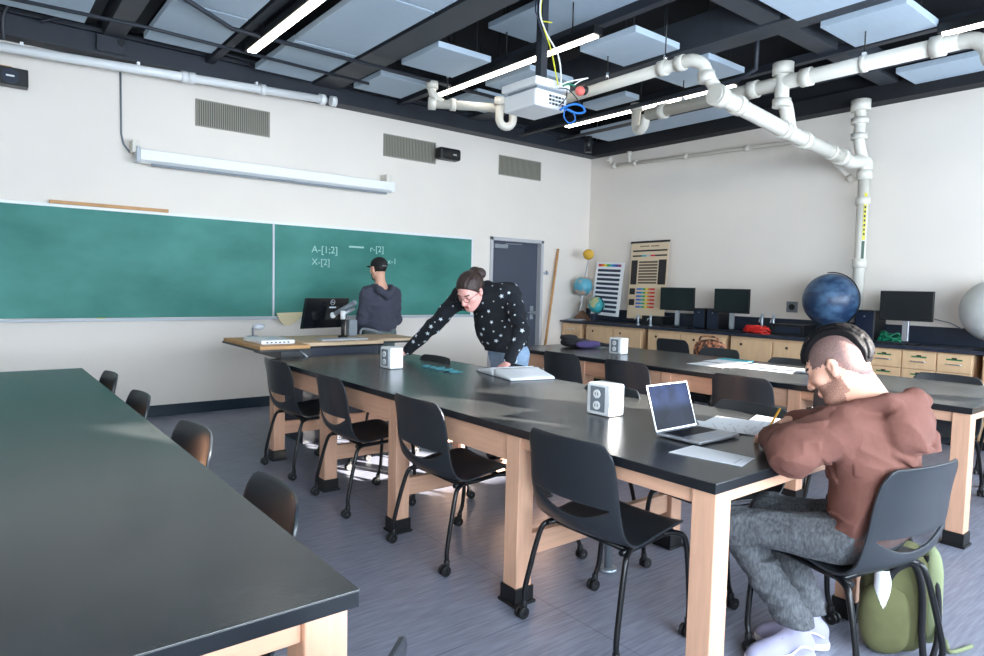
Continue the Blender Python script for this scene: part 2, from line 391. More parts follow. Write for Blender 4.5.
YD, XT = 3.14, 7.60
t = thing('drain_pipe', 'thick white drain pipe sloping from ceiling and dropping down the right wall', 'pipe', (XT, YD, 0))
mb = MB()
A = PY(723, 98, YD); Bp = PY(790, 133, YD); Cc = PY(843, 158, YD)
top = V((XT, YD, 2.72))
dd = (Cc-A).normalized()
pipe(mb, [A - dd*.12, A, Bp, Cc], .068, [(A-dd*.06, dd, .05, .088), (A+dd*.22, dd, .04, .082), (Bp-dd*.12, dd, .04, .082), (Bp+dd*.28, dd, .05, .084), (Cc-dd*.28, dd, .03, .08), (Cc-dd*.05, dd, .05, .086)])
pipe(mb, [Cc, Cc+dd*.18, top+V((0,0,.12)), top], .068, spline=5)
pipe(mb, [top, (XT, YD, 1.12)], .058, [(top-V((0,0,.02)), (0,0,1), .05, .078), (top-V((0,0,.30)), (0,0,1), .04, .076), ((XT, YD, 1.75), (0,0,1), .05, .072), ((XT,YD,1.14),(0,0,1),.03,.075)])
mb.build('main_run', t)
mb = MB()   # riser 1 (cup) from long pipe down to sloped pipe
pipe(mb, [(5.80, YD, 3.42), (5.80, YD, 3.16), Bp+V((-.10, 0, .22)), Bp], .062, [((5.80, YD, 3.42), (0,0,1), .05, .092), ((5.80, YD, 3.12), (0,0,1), .035, .08)], spline=4)
mb.build('riser', t)
mb = MB()
q = PY(853, 97, YD)
pipe(mb, [V((7.42, YD, 3.40)), V((7.42, YD, 3.08)), V((7.46, YD, 2.96)), V((7.54, YD, 2.86)), V((7.59, YD, 2.76))], .055, [((7.42, YD, 3.40), (0,0,1), .055, .095), ((7.42, YD, 3.24), (0,0,1), .03, .085), ((7.42, YD, 3.08), (0,0,1), .03, .08)], spline=4)
mb.build('riser', t)
# yellow label with dark lettering on the vertical pipe
mb = MB(); M_tag = mat('yellow_tag', rgb(206, 196, 48), .5); 
d0 = (CPOS-V((XT, YD, 2)));  d0.z = 0; d0.normalize(); sx = V((-d0.y, d0.x, 0))
ctr = V((XT, YD, 0)) + (d0*.9 + sx*.43).normalized()*.0595
nn = (d0*.9 + sx*.43).normalized(); tt = V((-nn.y, nn.x, 0))
Tl = Matrix(((tt.x, 0, nn.x, ctr.x), (tt.y, 0, nn.y, ctr.y), (0, 1, 0, 2.02), (0, 0, 0, 1)))
lb = MB().box((-.015, -.02, 0), (.015, .48, .002), M_tag, Tl)
for k in range(9): lb.box((-.009, .03+k*.048, .002), (.009, .055+k*.048, .003), M_black, Tl)
lb.build('label', t)
MB().box((-.015, -.24, 0), (.015, -.03, .002), mat('dark_green_tag', rgb(40, 72, 52), .5), Tl).build('label', t)

t = thing('drain_pipe', 'long white overhead drain pipe at upper right, ending in a trap', 'pipe', (5.8, 3.0, 3.3))
mb = MB()
pipe(mb, [(5.80, 4.65, 3.30), (5.80, 1.78, 3.30)], .062, [((5.80, y, 3.30), (0,1,0), .045, .08) for y in (4.45, 3.42, 2.92, 1.92)] + [((5.80, 2.45, 3.3), (0,1,0), .02, .07)])
mb.build('pipe_run', t)
def trap(mb, c, dr, r=.05, R_=.10):   # U shaped trap hanging from c in direction dr
    c = V(c); dr = V(dr).normalized()
    pts = [c]
    for a in np.linspace(0, PI, 9)[0:]: pts.append(c + dr*(R_ - R_*_c(a)) + V((0, 0, -.06 - R_*_s(a)*1.0)))
    pts.append(c + dr*2*R_ + V((0,0,.12)))
    mb.tube(pts, r, M_pvc, 14)
    mb.cyl(c+dr*2*R_+V((0,0,.08)), c+dr*2*R_+V((0,0,.16)), r*1.35, M_pvc, 18)
mb = MB(); trap(mb, (5.80, 4.68, 3.30), (0.3, 1, 0), .05, .085); mb.build('trap', t)
mb = MB(); mb.tube([(5.80, 1.80, 3.30), (5.80, 1.68, 3.28), (5.80, 1.60, 3.2), (5.80, 1.58, 3.12), (5.80, 1.50, 3.08), (5.80, 1.38, 3.10)], .058, M_pvc, 14, spline=3); mb.build('trap', t)
for y in (2.45, 4.2): MB().cyl((5.80, y, 3.36), (5.80, y, ZC), .006, M_black, 6).box((5.785, y-.015, 3.355), (5.815, y+.015, 3.39), M_white).build('hanger_rod', t)

t = thing('drain_pipe', 'slim white drain pipe behind the projector, with an elbow at its right end', 'pipe', (4.7, 4.4, 3.3))
mb = MB()
pipe(mb, [(4.70, 5.42, 3.28), (4.70, 3.42, 3.30)], .05, [((4.70, y, 3.30), (0,1,0), .035, .066) for y in (3.62, 3.44)])
mb.tube([(4.70, 3.44, 3.30), (4.71, 3.34, 3.30), (4.76, 3.27, 3.26), (4.80, 3.24, 3.17), (4.84, 3.20, 3.08), A+V((0,0,.0))], .052, M_pvc, 14, spline=4)
mb.cyl((4.79, 3.245, 3.12), (4.785, 3.25, 3.20), .07, M_pvc, 18)
mb.build('pipe_run', t)
for y in (4.25, 3.6): MB().cyl((4.70, y, 3.34), (4.70, y, ZC), .006, M_black, 6).cyl((4.70, y, 3.36), (4.70, y, 3.41), .016, M_chrome, 8).build('hanger_rod', t)
t = thing('drain_pipe', 'short white drain pipe left of the projector with cup and trap', 'pipe', (4.1, 5.75, 3.3))
mb = MB(); a = PZ(432, 103.5, 3.30); b = PZ(518, 109.5, 3.30)
d = (b-a).normalized()
pipe(mb, [a, b, (4.70, 5.40, 3.28)], .046, [(a, d, .04, .066), (a+d*.22, d, .03, .062)])
mb.tube([a+d*.12, a+d*.06+V((0,0,.05)), a+V((0,0,.11)), a+V((0,0,.17))], .042, M_pvc, 12, spline=3)
mb.cyl(a+V((0,0,.15)), a+V((0,0,.22)), .062, M_pvc, 18)
mb.build('pipe_run', t)
mb = MB(); trap(mb, (4.55, 5.42, 3.22), (-.8, .3, 0), .042, .075); mb.build('trap', t)
mb = MB(); q = PZ(390, 70, 3.55); q = a + d*.16
mb.cyl(q, (q.x, q.y, ZC), .006, M_black, 6); mb.sphere(q+V((0,0,.30)), (.018,.018,.03), M_steel, 10, 8); mb.build('hanger_rod', t)

t = thing('wall_pipe', 'thin cream pipe along the top of the right wall joining the thick drain pipe', 'pipe', (7.7, 5.4, 3.25))
mb = MB(); p0 = PX(613, 166, 7.71); p1 = PX(800, 141, 7.71); p2 = PX(822, 150, 7.71); p3 = PX(851, 179, 7.66)
d = (p1-p0).normalized()
pipe(mb, [p0, p1, p1+(p2-p1)*.5+V((0,0,.02)), p2, p3], .026, [(p0+d*L_, d, .035, .038) for L_ in (.03, .42, 1.3, 2.2)] + [(p3, p3-p2, .04, .038)], M_pvcs)
mb.tube([p0, p0+V((0, .05, .04)), p0+V((0,.07,.12))], .024, M_pvcs, 10, spline=3); mb.cyl(p0+V((0,.07,.09)), p0+V((0,.07,.15)), .04, M_pvcs, 14)
q = p0+d*.36; mb.tube([q, q+V((0,.05,.06)), q+V((0,.05,.16))], .022, M_pvcs, 10); mb.cyl(q+V((0,.05,.12)), q+V((0,.05,.18)), .036, M_pvcs, 14)
mb.build('pipe_run', t)
tag(MB().cyl((6.95, 6.6, 3.34), (6.95, 6.6, 3.60), .05, M_black).build('roof_drain', loc=(6.95,6.6,3.34)), 'black cylinder fitting above the corner of the right wall', 'fitting')

# ------------------------------------------------------------------ things on the front wall
t = thing('chalkboard', 'long green chalkboard on the front wall with pale frame and faint writing', 'chalkboard', (2.5, YW, 1.0))
Z0, Z1, X0, X1, XD = 1.015, 2.045, -1.2, 5.46, 2.70
MB().box((X0, YW-.02, Z0), (XD-.012, YW-.004, Z1), M_chalkboard).build('panel', t)
MB().box((XD+.012, YW-.02, Z0), (X1, YW-.004, Z1), M_chalkboard).build('panel', t)
MB().box((X0-.02, YW-.03, Z1), (X1+.02, YW-.003, Z1+.028), M_white).box((X1, YW-.03, Z0-.02), (X1+.02, YW-.003, Z1), M_white).box((XD-.012, YW-.03, Z0), (XD+.012, YW-.003, Z1), M_lgrey).build('frame', t, bevel=.003)
MB().box((X0-.02, YW-.09, Z0-.03), (X1+.02, YW-.003, Z0-.018), M_lgrey).box((X0-.02, YW-.09, Z0-.018), (X1+.02, YW-.084, Z0-.003), M_lgrey).build('chalk_tray', t, bevel=.002)
Tw = lambda px, py: Matrix.Translation(PY(px, py, YW-.0205)) @ Matrix.Rotation(R(90), 4, 'X')
for txt, px, py, s_ in (('A-[1;2]', 325, 253, .115), ('X-[2]', 321, 265, .105), ('r-[2]', 377, 252, .105), ('x-1', 392, 264, .10)):
    text_mesh('chalk_writing', txt, s_, M_chalk, Tw(px, py), t)
MB().box(PY(349, 247.5, YW-.0202), PY(364, 247.0, YW-.022)+V((0, .0, .004)), M_chalk).build('chalk_writing', t)
tag(MB().box((.615, YW-.05, Z1+.028), (1.62, YW-.02, Z1+.06), M_stick).build('wooden_pointer', bevel=.002, loc=(1.1, YW-.03, Z1+.028)), 'flat tan wooden stick lying on the top frame of the chalkboard', 'stick')
tag(MB().box((.98, YW-.08, Z0-.018), (1.05, YW-.05, Z0+.004), M_yel).build('chalk_piece', bevel=.004, loc=(1.0, YW-.07, Z0-.018)), 'yellow piece of chalk in the chalk tray at left', 'chalk')
# vents
for k, (xa, xb, lab) in enumerate(((1.90, 2.65, 'leftmost of three beige-grey wall vents, above the projection screen'), (4.09, 4.84, 'middle of the three wall vents, left of the small speaker'), (5.93, 6.71, 'right wall vent, above the door'))):
    t = thing('wall_vent', lab, 'vent', ((xa+xb)/2, YW, 3.0), 0, 'front wall vents')
    M_vent = mat('vent_louvre', rgb(152, 148, 136), .55); M_vd = mat('vent_dark', rgb(70, 72, 68), .8)
    MB().box((xa, YW-.012, 3.0), (xb, YW-.002, 3.255), M_vd).box((xa-.01, YW-.016, 2.99), (xb+.01, YW-.002, 3.0), M_vent).box((xa-.01, YW-.016, 3.255), (xb+.01, YW-.002, 3.265), M_vent).box((xa-.01, YW-.016, 3.0), (xa, YW-.002, 3.255), M_vent).box((xb, YW-.016, 3.0), (xb+.01, YW-.002, 3.255), M_vent).build('vent_frame', t)
    sl = MB(); n = 34
    for i in range(n):
        x = xa + (xb-xa)*(i+.5)/n; sl.box((x-.006, YW-.022, 3.0), (x+.006, YW-.010, 3.255), M_vent)
    sl.build('louvre', t)
# speakers
t = thing('wall_speaker', 'small black speaker on the front wall between two vents', 'speaker', (4.95, YW-.1, 3.1), 0, 'wall speakers')
MB().box((4.80, YW-.20, 3.04), (5.13, YW-.06, 3.19), M_black).build('cabinet', t, bevel=.03)
MB().box((4.92, YW-.06, 3.08), (5.0, YW, 3.15), M_white).build('bracket', t)
MB().box((5.0, YW-.203, 3.10), (5.05, YW-.199, 3.115), M_lgrey).build('badge', t)
t = thing('wall_speaker', 'black two-cone speaker on the front wall at the far upper left', 'speaker', (.3, YW-.1, 3.1), 0, 'wall speakers')
MB().box((-.05, YW-.17, 3.05), (.47, YW-.05, 3.20), M_black).build('cabinet', t, bevel=.008)
MB().cyl((.34, YW-.165, 3.125), (.34, YW-.178, 3.125), .062, M_navy, 24).cyl((.12, YW-.165, 3.125), (.12, YW-.178, 3.125), .062, M_navy, 24).build('speaker_cone', t)
MB().box((.31, YW-.182, 3.118), (.37, YW-.177, 3.132), M_white).build('badge', t)
MB().box((.22, YW-.05, 3.20), (.36, YW, 3.235), M_stick).tube([(.27, YW-.03, 3.23), (.27, YW-.03, 3.40)], .006, M_black, 6).build('bracket', t)
# projection screen
t = thing('projection_screen', 'rolled-up white projection screen in its long housing above the chalkboard', 'projection screen', (2.7, YW-.1, 2.6))
pa, pb = PY(139, 155, YW-.13), PY(389, 187.5, YW-.13)
pb.z = pa.z = (pa.z+pb.z)/2
hs = MB(); sec = [(-.07, .055), (.06, .07), (.07, .02), (.05, -.05), (-.01, -.075), (-.065, -.045)]
vs = [(pa.x, pa.y+a, pa.z+b) for a, b in sec] + [(pb.x, pb.y+a, pb.z+b) for a, b in sec]
hs.add(vs, [list(range(6)), [11,10,9,8,7,6]] + [(i, 6+i, 6+(i+1) % 6, (i+1) % 6) for i in range(6)], M_white); hs.build('housing', t, bevel=.006, recalc=True)
MB().box((pa.x-.03, pa.y-.06, pa.z-.07), (pa.x, pa.y+.07, pa.z+.08), M_lgrey).build('end_cap', t, bevel=.006)
MB().box((pb.x, pb.y-.06, pb.z-.06), (pb.x+.05, pb.y+.07, pb.z+.06), M_white).build('end_cap', t, bevel=.006)
MB().box((pa.x+.1, pa.y-.04, pa.z-.095), (pb.x-.05, pa.y-.025, pa.z-.07), M_grey).build('pull_bar', t, bevel=.003)
MB().box((pa.x-.06, YW-.16, pa.z+.02), (pa.x+.0, YW-.001, pa.z+.14), M_pvcs).build('wall_bracket', t, bevel=.004)
MB().box((pb.x-.05, YW-.16, pb.z+.05), (pb.x+.03, YW-.001, pb.z+.15), M_pvcs).build('wall_bracket', t, bevel=.004)
MB().tube([(1.21, YW-.012, 3.38), (1.21, YW-.012, 2.80), (1.23, YW-.012, 2.70), (1.29, YW-.02, 2.62)], .009, M_grey, 8).build('power_cord', t)
# protractor
pr = MB(); poly = [(2.71, 1.055), (3.22, 1.07), (3.22, 1.045), (3.03, 1.035), (2.93, .95), (2.86, .915), (2.80, .92), (2.75, .965)]
pr.prism([(x, z) for x, z in poly], .012, M_stick, Matrix.Translation((0, YW-.085, 0)) @ Matrix.Rotation(R(90), 4, 'X'))
pr.mats[0] = mat('pale_wood', rgb(214, 200, 160), .6)
o = pr.build('wooden_protractor', recalc=True, loc=(2.9, YW-.09, .95)); tag(o, 'pale wooden protractor hanging from the chalk tray behind the lectern', 'protractor')
# stick leaning beside the door
tag(MB().tube([PY(545, 346, 7.20), PY(549, 318, 7.24), PY(558.3, 249, 7.30)], .019, M_stick, 10).tube([(6.63, 7.14, .02), PY(545, 346, 7.20)], .019, M_stick, 10).build('wooden_pole', loc=(6.63, 7.14, 0)), 'long tan wooden pole leaning on the wall right of the door', 'pole')
t = thing('wall_switch', 'grey light switch plate behind the leaning wooden pole', 'switch', (6.98, YW, 1.5))
a = PY(546, 272, YW-.01); MB().box(a+V((-.05,-.01,0)), a+V((.05,.0,.12))+V((0,0,-.16)), M_lgrey).build('plate', t, bevel=.003); MB().box(a+V((-.012,-.02,-.04)), a+V((.012,-.01,.02)), M_grey).build('toggle', t)

# ------------------------------------------------------------------ lab tables
TT = .796
def lab_table(name, x0, x1, y0, y1, frames, label, lx=(.02, .11)):
    t = thing(name, label, 'table', ((x0+x1)/2, (y0+y1)/2, 0), 0, 'rows of black-topped lab tables')
    MB().box((x0+.001, y0+.001, TT-.036), (x1-.001, y1-.001, TT-.003), M_edge).box((x0, y0, TT-.003), (x1, y1, TT), M_top).build('tabletop', t, bevel=.0012)
    for i, y in enumerate(frames):
        for xa in (x0+.02, x1-.11):
            l = MB().box((xa, y-.045, .075), (xa+.09, y+.045, TT-.037), M_wood).build('leg', t, bevel=.004)
            MB().box((xa-.008, y-.053, .012), (xa+.098, y+.053, .08), M_boot).box((xa-.016, y-.061, 0), (xa+.106, y+.061, .014), M_boot).build('leg_boot', l, bevel=.003)
        if i: MB().box((x0+.11, y-.02, .20), (x1-.11, y+.02, .30), M_woodx).build('stretcher', t, bevel=.003)
        MB().box((x0+.11, y-.03, TT-(.165 if i else .085)), (x1-.11, y+.03, TT-.037), M_woodx).build('cross_apron', t, bevel=.003)
    for i in range(len(frames)-1):
        for xa in (x0+.035, x1-.06):
            MB().box((xa, frames[i]+.045, TT-(.165 if i else .095)), (xa+.025, frames[i+1]-.045, TT-.037), M_woodh).build('apron', t, bevel=.003)
    return t
FR = [1.205, 2.16, 3.20, 4.13, 5.07]
lab_table('lab_table', -.95, .60, 1.15, 5.13, FR, 'black-topped wooden lab table row filling the lower left of the room')
lab_table('lab_table', 1.84, 3.075, 1.15, 5.13, FR, 'central black-topped wooden lab table row where the man in brown writes')
lab_table('lab_table', 4.32, 5.52, 1.15, 5.13, FR, 'black-topped wooden lab table row on the right, in front of the counter')
# power boxes
def power_box(x, y, lab, post=True):
    t = thing('power_box', lab, 'power outlet box', (x, y, TT), 0, 'tabletop outlet boxes')
    MB().box((x-.055, y-.075, TT+.001), (x+.055, y+.075, TT+.155), M_white).build('casing', t, bevel=.012)
    p = MB().box((x-.060, y-.045, TT+.02), (x-.054, y+.045, TT+.14), M_grey).build('outlet_plate', t, bevel=.002)
    for dz in (.05, .105):
        MB().cyl((x-.060, y, TT+dz), (x-.066, y, TT+dz), .021, M_white, 16).build('socket', p)
        MB().box((x-.0675, y-.009, TT+dz-.006), (x-.066, y-.006, TT+dz+.008), M_black).box((x-.0675, y+.006, TT+dz-.006), (x-.066, y+.009, TT+dz+.008), M_black).build('slot', p)
    tag(MB().cyl((x+.06, y, .0), (x+.06, y, TT-.037), .02, M_steel).cyl((x+.06, y, .0), (x+.06, y, .02), .045, M_steel).build('power_conduit', loc=(x+.06, y, 0)), 'steel post under the outlet box ' + lab.split('outlet box ')[1].replace('at the far end of the central table ', ''), 'conduit', 'table power posts')
power_box(2.42, 2.13, 'white outlet box beside the open laptop on the central table')
power_box(2.41, 4.17, 'white outlet box at the far end of the central table beside the leaning hand')
power_box(4.84, 4.12, 'white outlet box on the right table near the purple bag')

# ------------------------------------------------------------------ chairs
def chair_shell():
    prof = [(.245, .418), (.238, .442), (.19, .456), (.08, .448), (-.05, .436), (-.13, .437), (-.185, .455), (-.222, .50), (-.240, .56), (-.252, .62), (-.262, .70), (-.276, .78), (-.288, .84)]
    P = catmull([V((x, 0, z)) for x, z in prof], 8)
    L = [0.0]
    for i in range(1, len(P)): L.append(L[-1] + (P[i]-P[i-1]).length)
    tot = L[-1]; L = np.array(L); PXs = np.array([p.x for p in P]); PZs = np.array([p.z for p in P])
    ev = lambda t: (float(np.interp(t*tot, L, PXs)), float(np.interp(t*tot, L, PZs)))
    hw_t = [0, .08, .3, .5, .62, .75, .9, 1]; hw = [.195, .225, .238, .240, .240, .236, .228, .224]
    ts = None
    for i in range(len(P)):
        if P[i].z > .585 and P[i].x < -.1: ts = L[i]/tot; break
    U = np.linspace(-1, 1, 25); nlo, nhi = 22, 16
    vs = []; rows = []
    for r in range(nlo+nhi):
        row = []
        for u in U:
            g = .004 + (.062*(1-(u/.84)**2) if abs(u) < .84 else 0)
            if r < nlo: t = (ts-g/tot)*(r/(nlo-1))
            else: t = ts + (1-ts)*((r-nlo)/(nhi-1))
            x, z = ev(t)
            w_ = float(np.interp(t, hw_t, hw))
            if t > .9: w_ *= 1 - .05*((t-.9)/.1)**3
            if t < .08: w_ *= 1 - .12*((.08-t)/.08)**2
            au = abs(u)
            seatk = max(0, min(1, (ts*.72-t)/.2)); backk = 1-seatk
            z2 = z + seatk*.014*au**3; x2 = x + backk*.040*au**2.2
            if t > .85: z2 -= .030*((t-.85)/.15)**2*max(0, (au-.80)/.20)**2.4 + .004*au**2*((t-.85)/.15)
            if r < nlo and t < .5:
                pass
            row.append(len(vs)); vs.append((x2, u*w_, z2))
        rows.append(row)
    fs = []
    for r in range(len(rows)-1):
        for j in range(len(U)-1):
            um = (U[j]+U[j+1])/2
            if r == nlo-1 and abs(um) < .82: continue
            fs.append((rows[r][j], rows[r+1][j], rows[r+1][j+1], rows[r][j+1]))
    return MB().add(vs, fs, M_shell, True)
def mod_solid(o):
    s_ = o.modifiers.new('solid', 'SOLIDIFY'); s_.thickness = .009; s_.offset = 0
    b = o.modifiers.new('edge', 'BEVEL'); b.width = .002; b.segments = 2; b.limit_method = 'ANGLE'; b.angle_limit = R(60)
def make_chair(label):
    t = thing('classroom_chair', label, 'chair', (0, 0, 0), 0, 'black rolling classroom chairs')
    chair_shell().build('seat_shell', t, local=True, mods=[mod_solid])
    f = MB()
    for sy in (-1, 1): f.tube([(.20, sy*.17, .420), (-.02, sy*.19, .412), (-.15, sy*.20, .412)], .0115, M_tube, 8)
    f.tube([(.16, -.18, .416), (.16, .18, .416)], .0115, M_tube, 8); f.tube([(-.10, -.19, .410), (-.10, .19, .410)], .0115, M_tube, 8)
    f.build('seat_frame', t, local=True)
    for sx, sy in ((1, 1), (1, -1), (-1, 1), (-1, -1)):
        if sx > 0: pts = [(.12, sy*.17, .418), (.20, sy*.20, .415), (.232, sy*.222, .37), (.235, sy*.245, .14), (.222, sy*.253, .075), (.220, sy*.254, .045)]
        else: pts = [(-.05, sy*.18, .412), (-.13, sy*.215, .408), (-.165, sy*.232, .36), (-.218, sy*.252, .14), (-.222, sy*.254, .075), (-.222, sy*.254, .045)]
        l = MB().tube(pts, .0115, M_tube, 10, spline=5).build('leg', t, local=True)
        x, y = pts[-1][0], pts[-1][1]
        c = MB()
        c.cyl((x-.012, y-.020, .026), (x-.012, y-.006, .026), .026, M_rub, 18).cyl((x-.012, y+.006, .026), (x-.012, y+.020, .026), .026, M_rub, 18)
        c.cyl((x-.012, y-.02, .026), (x-.012, y+.02, .026), .008, M_grey, 10).box((x-.02, y-.006, .03), (x+.006, y+.006, .058), M_rub).cyl((x, y, .04), (x, y, .075), .0145, M_rub, 12)
        c.build('caster', l, local=True, bevel=.002)
    return t
CH = [
 # x, y, facing deg, label
 (2.055, 1.775, 0, 'nearest black rolling chair on the aisle side of the central table'),
 (2.02, 2.81, 0, 'second black rolling chair along the aisle side of the central table'),
 (2.00, 3.79, -3, 'third black rolling chair along the aisle side of the central table'),
 (2.01, 4.72, 2, 'farthest black rolling chair on the aisle side, beside the lectern'),
 (2.58, 1.048, 80, 'black rolling chair in which the man in the brown hoodie sits'),
 (0.40, 4.42, 180, 'farthest black chair at the left table, only its back tip showing'),
 (0.40, 3.56, 180, 'second farthest black chair at the left table near the baseboard'),
 (0.42, 2.64, 182, 'sunlit pale-looking chair back at the left table beside the bright patch'),
 (0.40, 1.78, 176, 'dark chair back at the left table, just in front of the aisle'),
 (.255, 1.03, 118, 'chair at the near end of the left table, only its edge at the bottom'),
 (2.70, 2.56, 178, 'chair with pale rim on the far side of the central table behind outlet box'),
 (2.86, 1.78, 176, 'chair on the far side of the central table directly behind the papers'),
 (2.86, 3.62, 165, 'chair on the far side of the central table behind the open book'),
 (2.68, 4.38, 180, 'chair on the far side of the central table under the leaning arm'),
 (4.37, 4.17, 0, 'farthest chair at the inner side of the right table, beside the door view'),
 (4.38, 3.44, 0, 'second chair at the inner side of the right table below outlet box'),
 (4.38, 2.43, 0, 'third chair at the inner side of the right table, left of the cabinets'),
 (4.38, 1.72, 4, 'chair at the inner side of the right table just left of the man in brown'),
 (6.78, 4.75, 0, 'chair facing the counter computer, in front of the left cabinets'),
 (5.66, 3.72, 180, 'chair on the far side of the right table, with the brown bag hung on it'),
 (5.36, 2.82, 180, 'chair on the far side of the right table, tip behind the small laptop'),
 (5.36, 1.66, 180, 'chair on the far side of the right table near the drawers at right'),
 (6.15, 1.30, 200, 'chair at the right edge of the picture behind the right table leg'),
]
proto = make_chair(CH[0][3]); proto.location = (CH[0][0], CH[0][1], 0); proto.rotation_euler = (0, 0, R(CH[0][2]))
for x, y, a, lab in CH[1:]: dup(proto, (x, y, 0), R(a), lab)

# ------------------------------------------------------------------ side counter along the right wall
CX, CZ = 7.23, .92
wt = MB().box((7.20, YB+.1, CZ-.036), (XW-.002, 7.32, CZ), M_worktop).box((XW-.03, YB+.1, CZ), (XW-.002, 7.32, CZ+.18), M_worktop)
tag(wt.build('worktop', bevel=.004, loc=(7.5, 3, CZ-.036)), 'long dark worktop with upstand on the wooden cabinets along the right wall', 'worktop')
M_lock = mat('cabinet_lock_brown', rgb(60, 46, 36), .8); M_lab = mat('green_label', rgb(30, 110, 60), .6)  # dark brown of the round cabinet door locks; green of the drawer labels
def cabinet(y0, y1, cols, label, drawers=0):
    """cols: y values splitting the front; y0 < y1"""
    t = thing('base_cabinet', label, 'cabinet', (7.5, (y0+y1)/2, 0), 0, 'wooden base cabinets')
    MB().box((CX+.02, y0, .09), (XW-.02, y1, CZ-.037), M_cabf).box((CX+.07, y0, 0), (XW-.02, y1, .09), M_black).build('body', t, bevel=.003)
    e = [y0] + cols + [y1]
    for a, b in zip(e[:-1], e[1:]):
        if drawers:
            hs = [(.70, .87), (.53, .695), (.33, .525), (.12, .325)] if drawers == 4 else [(.74, .87), (.60, .735), (.12, .59)]
            for i, (za, zb) in enumerate(hs):
                dr = MB().box((CX, a+.006, za), (CX+.02, b-.006, zb), M_cab).build('drawer', t, bevel=.003)
                c = (a+b)/2; zc = (za+zb)/2 - .01
                MB().tube([(CX, c-.06, zc), (CX-.025, c-.055, zc), (CX-.025, c+.055, zc), (CX, c+.06, zc)], .006, M_chrome, 8, spline=3).build('pull', dr)
                if drawers == 4: MB().box((CX-.003, c-.065, zc+.038), (CX, c+.065, zc+.052), M_lab).box((CX-.004, c-.02, zc+.05), (CX, c+.02, zc+.064), M_black).build('label_strip', dr)
        else:
            dr = MB().box((CX, a+.012, .12), (CX+.02, b-.012, .845), M_cab).build('door', t, bevel=.003)
            MB().cyl((CX, (a+b)/2+.12, .79), (CX-.006, (a+b)/2+.12, .79), .016, M_lock, 14).build('lock', dr)
    return t
cabinet(6.90, 7.30, [], 'leftmost wooden cabinet with small drawers, beside the wooden pole', 3)
cabinet(5.76, 6.80, [6.27], 'wooden two-door cabinet under the color charts')
cabinet(4.48, 5.66, [5.13], 'wooden two-door cabinet under the left computer monitor')
cabinet(3.30, 4.42, [3.88], 'wooden two-door cabinet under the red cable')
cabinet(1.95, 3.20, [2.24, 2.54, 2.86], 'wooden drawer cabinet with green label strips under the right monitor', 4)
cabinet(-.2, 1.88, [.85], 'wooden cabinet at the right picture edge under the white globe')

def uvbox(T, u0, u1, v0, v1, m, mb, d0=0, d1=1): mb.box((u0, v0, d0), (u1, v1, d1), m, T)
def frame4(bl, br, tl, th):
    bl, br, tl = V(bl), V(br), V(tl); u = br-bl; v = tl-bl; n = u.cross(v).normalized()
    if n.dot(CPOS-bl) < 0: n = -n
    n = n*th
    return Matrix(((u.x, v.x, n.x, bl.x), (u.y, v.y, n.y, bl.y), (u.z, v.z, n.z, bl.z), (0, 0, 0, 1)))
rain = [(214, 40, 50), (235, 120, 30), (240, 220, 50), (60, 170, 70), (40, 170, 190), (50, 110, 200), (70, 60, 160), (150, 50, 110)]
M_rain = [mat('rainbow_%s' % n, rgb(*c), .6) for n, c in zip(('red','orange','yellow','green','cyan','blue','indigo','magenta'), rain)]
M_dkbar = mat('dark_spectrum_bar', rgb(22, 30, 52), .5, col2=rgb(50, 60, 90), vscale=30, stretch=(1, 1, .1))
t = thing('spectrum_chart', 'white spectrum chart board with a rainbow row, leaning beside the globes', 'chart', (7.6, 6.6, .92))
T = frame4(PX(591, 314, 7.50), PX(618.5, 317, 7.50), PX(597.5, 262, 7.70), .01); 
T[2][3] = max(T[2][3], .925)
mb = MB(); uvbox(T, 0, 1, 0, 1, M_white, mb, 0, 1); mb.build('board', t, recalc=True)
mb = MB()
for k in range(8): uvbox(T, .08+k*.103, .08+(k+1)*.103, .915, .96, M_rain[k], mb, 1, 1.3)
mb.build('rainbow_row', t, recalc=True)
mb = MB()
for r in range(10): v = .055 + r*.0845; uvbox(T, .08, .90, v, v+.048, M_dkbar, mb, 1, 1.3)
mb.build('spectrum_rows', t, recalc=True)
M_cream = mat('cream_board', rgb(222, 200, 170), .6)
t = thing('element_chart', 'tall cream wall chart with dark text blocks and colored spectrum lines', 'chart', (7.7, 5.9, 1.0))
T = frame4(PX(627, 318, 7.66), PX(664, 320, 7.66), PX(632.5, 242, 7.76), .008)
mb = MB(); uvbox(T, 0, 1, 0, 1, M_cream, mb, 0, 1); mb.build('sheet', t, recalc=True)
mb = MB(); uvbox(T, -.02, 1.02, .975, 1.0, M_black, mb, 0, 2.2); mb.build('top_rail', t, recalc=True)
mb = MB(); M_dk = mat('dark_print', rgb(34, 32, 34), .6); M_dk2 = mat('brown_print', rgb(98, 86, 74), .6)
for k in range(12): 
    if k != 6: uvbox(T, .24+k*.043, .27+k*.043, .925, .94, M_dk2, mb, 1, 1.3)
uvbox(T, .05, .97, .865, .885, M_dk, mb, 1, 1.3); uvbox(T, .05, .97, .80, .82, M_dk, mb, 1, 1.3)
for k in range(3): uvbox(T, .3+k*.12, .42+k*.12, .80, .82, (M_rain[4], M_lgrey, M_rain[0])[k], mb, 1, 1.5)
uvbox(T, .03, .20, .44, .755, M_dk, mb, 1, 1.3); uvbox(T, .77, .97, .44, .755, M_dk, mb, 1, 1.3)
for r in range(8): v = .45+r*.038; uvbox(T, .24, .74, v, v+.024, M_dk2, mb, 1, 1.3)
for r in range(6):
    v = .14+r*.046
    for k in range(8): uvbox(T, .22+k*.062, .22+(k+1)*.062, v, v+.022, M_rain[(5, 5, 4, 3, 2, 1, 0, 0)[k]], mb, 1, 1.3)
